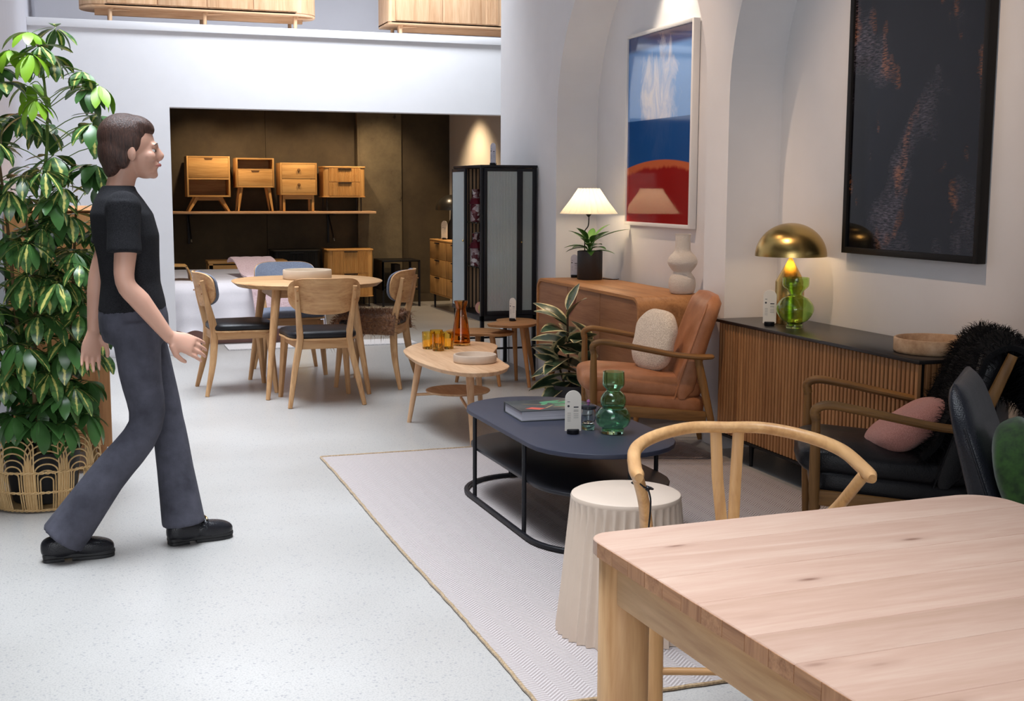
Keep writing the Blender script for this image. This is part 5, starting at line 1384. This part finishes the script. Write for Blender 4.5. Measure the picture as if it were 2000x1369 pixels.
# torso
rs = []
for z, x, rx, ry in ((.84, .02, .10, .13), (.90, .015, .122, .165), (.98, .015, .108, .152), (1.06, .012, .095, .133), (1.15, .008, .102, .140), (1.24, .0, .112, .158), (1.32, -.012, .104, .172), (1.375, -.02, .075, .145), (1.41, -.022, .05, .075)):
    rs.append([(x+rx*math.cos(2*PI*j/28), ry*math.sin(2*PI*j/28), z) for j in range(28)])
bd_.rings(rs)
for a, b_, c in ((sh_r, el_r, wr_r), (sh_l, el_l, wr_l)):
    ell(bd_, a+Vector((0, 0, -.005)), (.056, .052, .056))
    limb(bd_, [a, a.lerp(b_, .5)+Vector((.006, 0, 0)), b_, b_.lerp(c, .35), b_.lerp(c, .75), c], [.047, .043, .036, .039, .030, .0235])
for h, k, a in ((hp_r, kn_r, an_r), (hp_l, kn_l, an_l)):
    limb(bd_, [h, h.lerp(k, .5), k, k.lerp(a, .4), a], [.088, .074, .054, .052, .036])
    bd_.tube([a, a+Vector((.01, 0, -.05)), a+Vector((.10, 0, -.07))], [.034, .028, .020], 12)
def hand(b, w, d, palm_n):
    """w wrist, d hand direction, palm_n palm normal; five bent fingers"""
    d = d.normalized(); n = (palm_n-d*palm_n.dot(d)).normalized(); s = d.cross(n)
    rs = []
    for t, hw, th in ((-.01, .022, .020), (.02, .030, .017), (.055, .040, .015), (.085, .041, .013), (.098, .036, .010)):
        c = w+d*t; rs.append([c+s*(hw*math.cos(2*PI*j/16))+n*(th*math.sin(2*PI*j/16)) for j in range(16)])
    b.rings(rs)
    for off, L, r in ((-.033, .072, .0082), (-.011, .082, .0086), (.011, .076, .0084), (.032, .060, .0074)):
        p0 = w+d*.088+s*off; f = d+s*off*1.2; f.normalize()
        p1 = p0+f*L*.42+n*.006; p2 = p1+(f*.86+n*.5).normalized()*L*.32; p3 = p2+(f*.62+n*.78).normalized()*L*.26
        b.tube([p0, p1, p2, p3], [r*1.05, r, r*.92, r*.72], 10)
    q0 = w+d*.022-s*.026; q1 = q0+(d*.7-s*.7+n*.25).normalized()*.040; q2 = q1+(d*.92-s*.25+n*.3).normalized()*.030; q3 = q2+(d+n*.35).normalized()*.022
    b.tube([q0, q1, q2, q3], [.014, .0115, .0095, .007], 10)
hand(bd_, wr_r, Vector((.95, .0, -.42)), Vector((-.2, .9, -.3)))
hand(bd_, wr_l, Vector((-.15, 0, -1)), Vector((.2, -.9, 0)))
body = blob_mesh('body', bd_, SKIN, ps, .0048, 4)
EYEW = plain('eye_white', (.8, .78, .75, 1), .2); IRIS = plain('iris', (.05, .03, .02, 1), .2); LIP = plain('lips', srgb('B46A62'), .4)
for s in (-1, 1):
    e = obj('eye', sq(.0110, .0115, .0075, 1, 1, 16, 12), EYEW, body, loc=HC+Vector((.0735, s*.032, -.009)))
    obj('iris', sq(.0052, .0052, .0055, 1, 1, 12, 8), IRIS, e, loc=(.0078, s*.003, 0))
    obj('eyebrow', B().tube(curve([HC+Vector((.088, s*.016, .014)), HC+Vector((.090, s*.032, .019)), HC+Vector((.078, s*.050, .012))], 4), [.0022]*8+[.0012], 6), IRIS, body)
obj('lips', B().tube(curve([HC+Vector((.082, -.022, -.064)), HC+Vector((.096, -.008, -.062)), HC+Vector((.097, .008, -.062)), HC+Vector((.082, .022, -.064))], 4), [.003+.004*math.sin(PI*i/12) for i in range(13)], 8), LIP, body)
# hair: short dark brown bob
HAIR, nt, bs = mat('dark_brown_hair'); v = coords(nt, (60, 60, 6)); f = noise_tex(nt, v, 3, 4, .7)
nt.links.new(ramp(nt, f, [(.35, srgb('2A1A16')), (.7, srgb('5A3C30'))]), bs.inputs['Base Color']); bs.inputs['Roughness'].default_value = .45; bump(nt, bs, f, .6, .006)
hb_ = B()
ell(hb_, HC+Vector((-.030, 0, .045)), (.098, .083, .088)); ell(hb_, HC+Vector((-.062, 0, -.012)), (.066, .078, .085)); ell(hb_, HC+Vector((-.070, 0, -.06)), (.042, .062, .06))
ell(hb_, HC+Vector((.030, 0, .085)), (.058, .060, .036), (0, R(25), 0))
for s in (-1, 1): ell(hb_, HC+Vector((-.022, s*.066, .022)), (.050, .020, .050)); ell(hb_, HC+Vector((-.040, s*.064, -.03)), (.032, .020, .050))
blob_mesh('hair', hb_, HAIR, ps, .006, 4)
# t-shirt
TS = fabric('black_jersey', (.010, .010, .012, 1), (.022, .022, .025, 1), 260, .3, sheen=0)
tb_ = B(); rs = []
for z, x, rx, ry in ((.945, .016, .128, .170), (.99, .016, .122, .164), (1.06, .013, .110, .149), (1.15, .008, .114, .154), (1.24, .0, .124, .172), (1.32, -.012, .116, .184), (1.372, -.02, .090, .158), (1.405, -.022, .068, .10), (1.425, -.02, .060, .068)):
    rs.append([(x+rx*math.cos(2*PI*j/32), ry*math.sin(2*PI*j/32), z+.006*math.sin(6*PI*j/16)*(z < .97)) for j in range(32)])
tb_.rings(rs)
for a, b_ in ((sh_r, el_r), (sh_l, el_l)):
    ell(tb_, a, (.066, .058, .062)); tb_.tube([a+Vector((0, 0, .02)), a.lerp(b_, .35), a.lerp(b_, .62)], [.062, .060, .064], 18)
blob_mesh('t_shirt', tb_, TS, ps, .007, 3)
# flared trousers
TR, nt, bs = mat('dark_grey_denim'); v = coords(nt); f = noise_tex(nt, v, 9, 5, .6); f2 = noise_tex(nt, v, 300, 2)
nt.links.new(ramp(nt, f, [(.3, srgb('34343E')), (.7, srgb('52525E'))]), bs.inputs['Base Color']); bs.inputs['Roughness'].default_value = .9; bump(nt, bs, f2, .3, .002)
tr2 = B(); rs = []
for z, x, rx, ry in ((.83, .022, .118, .165), (.88, .02, .130, .176), (.93, .018, .130, .174), (.98, .016, .122, .164), (1.0, .016, .119, .160)):
    rs.append([(x+rx*math.cos(2*PI*j/32), ry*math.sin(2*PI*j/32), z) for j in range(32)])
tr2.rings(rs)
limb(tr2, [hp_r+Vector((0, 0, -.01)), hp_r.lerp(kn_r, .5), kn_r, kn_r.lerp(an_r, .5)+Vector((.005, 0, 0)), an_r+Vector((-.005, 0, -.03))], [(.094, .102), (.080, .090), (.064, .068), (.072, .078), (.088, .100)], 18)
limb(tr2, [hp_l+Vector((0, 0, -.01)), hp_l.lerp(kn_l, .5), kn_l, kn_l.lerp(an_l, .5), an_l+Vector((.0, 0, -.02))], [(.094, .102), (.080, .090), (.064, .068), (.072, .078), (.086, .096)], 18)
blob_mesh('trousers', tr2, TR, ps, .007, 3)
# loafers
SHOE = leather('black_shoe_leather', (.010, .010, .012, 1), (.018, .018, .022, 1), .22)
SOLE = plain('black_rubber_sole', (.012, .012, .013, 1), .6)
def loafer(loc, rz):
    so_ = smooth_poly(orient([(-.085, 0), (-.075, .032), (0, .034), (.08, .044), (.145, .040), (.178, .010), (.172, -.022), (.13, -.040), (.05, -.036), (-.02, -.032), (-.075, -.032)]), 5)
    s = blob_mesh('shoe', ell(ell(ell(B(), (.09, 0, .045), (.089, .045, .036), (0, R(6), 0), .8, .8), (-.012, 0, .052), (.080, .038, .046), (0, 0, 0), .7, .8), (.03, 0, .072), (.05, .032, .03), (0, R(20), 0)), SHOE, ps, .005, 3)
    s.location = loc; s.rotation_euler = (0, 0, rz)
    obj('sole', B().slab(so_, .012, .030, .004), SOLE, s); obj('heel', B().slab([(x*.98, y*.98) for x, y in so_ if x < -.005] , 0, .014, .002), SOLE, s)
    obj('forefoot_sole', B().slab([(x*.99, y*.99) for x, y in so_ if x > .02], 0, .014, .002), SOLE, s)
    obj('apron_seam', B().tube(curve([(.045, -.030, .078), (.10, -.032, .066), (.145, -.018, .056), (.155, .004, .054), (.145, .022, .056), (.10, .034, .066), (.045, .032, .078)], 4), .003, 6), SHOE, s)
    obj('strap', B().tube(curve([(.058, -.040, .052), (.062, -.028, .080), (.066, 0, .092), (.062, .028, .080), (.058, .040, .052)], 5), [(.011, .004)]*21, 8, up=(0, 0, 1)), SHOE, s)
    obj('buckle', B().tube(curve([(.066, -.026, .090), (.068, -.012, .097), (.069, 0, .096), (.068, .012, .097), (.066, .026, .090)], 4), .0034, 8), BRASS, s)
    return s
loafer((.205, .045, 0), R(12)); loafer((-.262, -.052, 0), R(3))
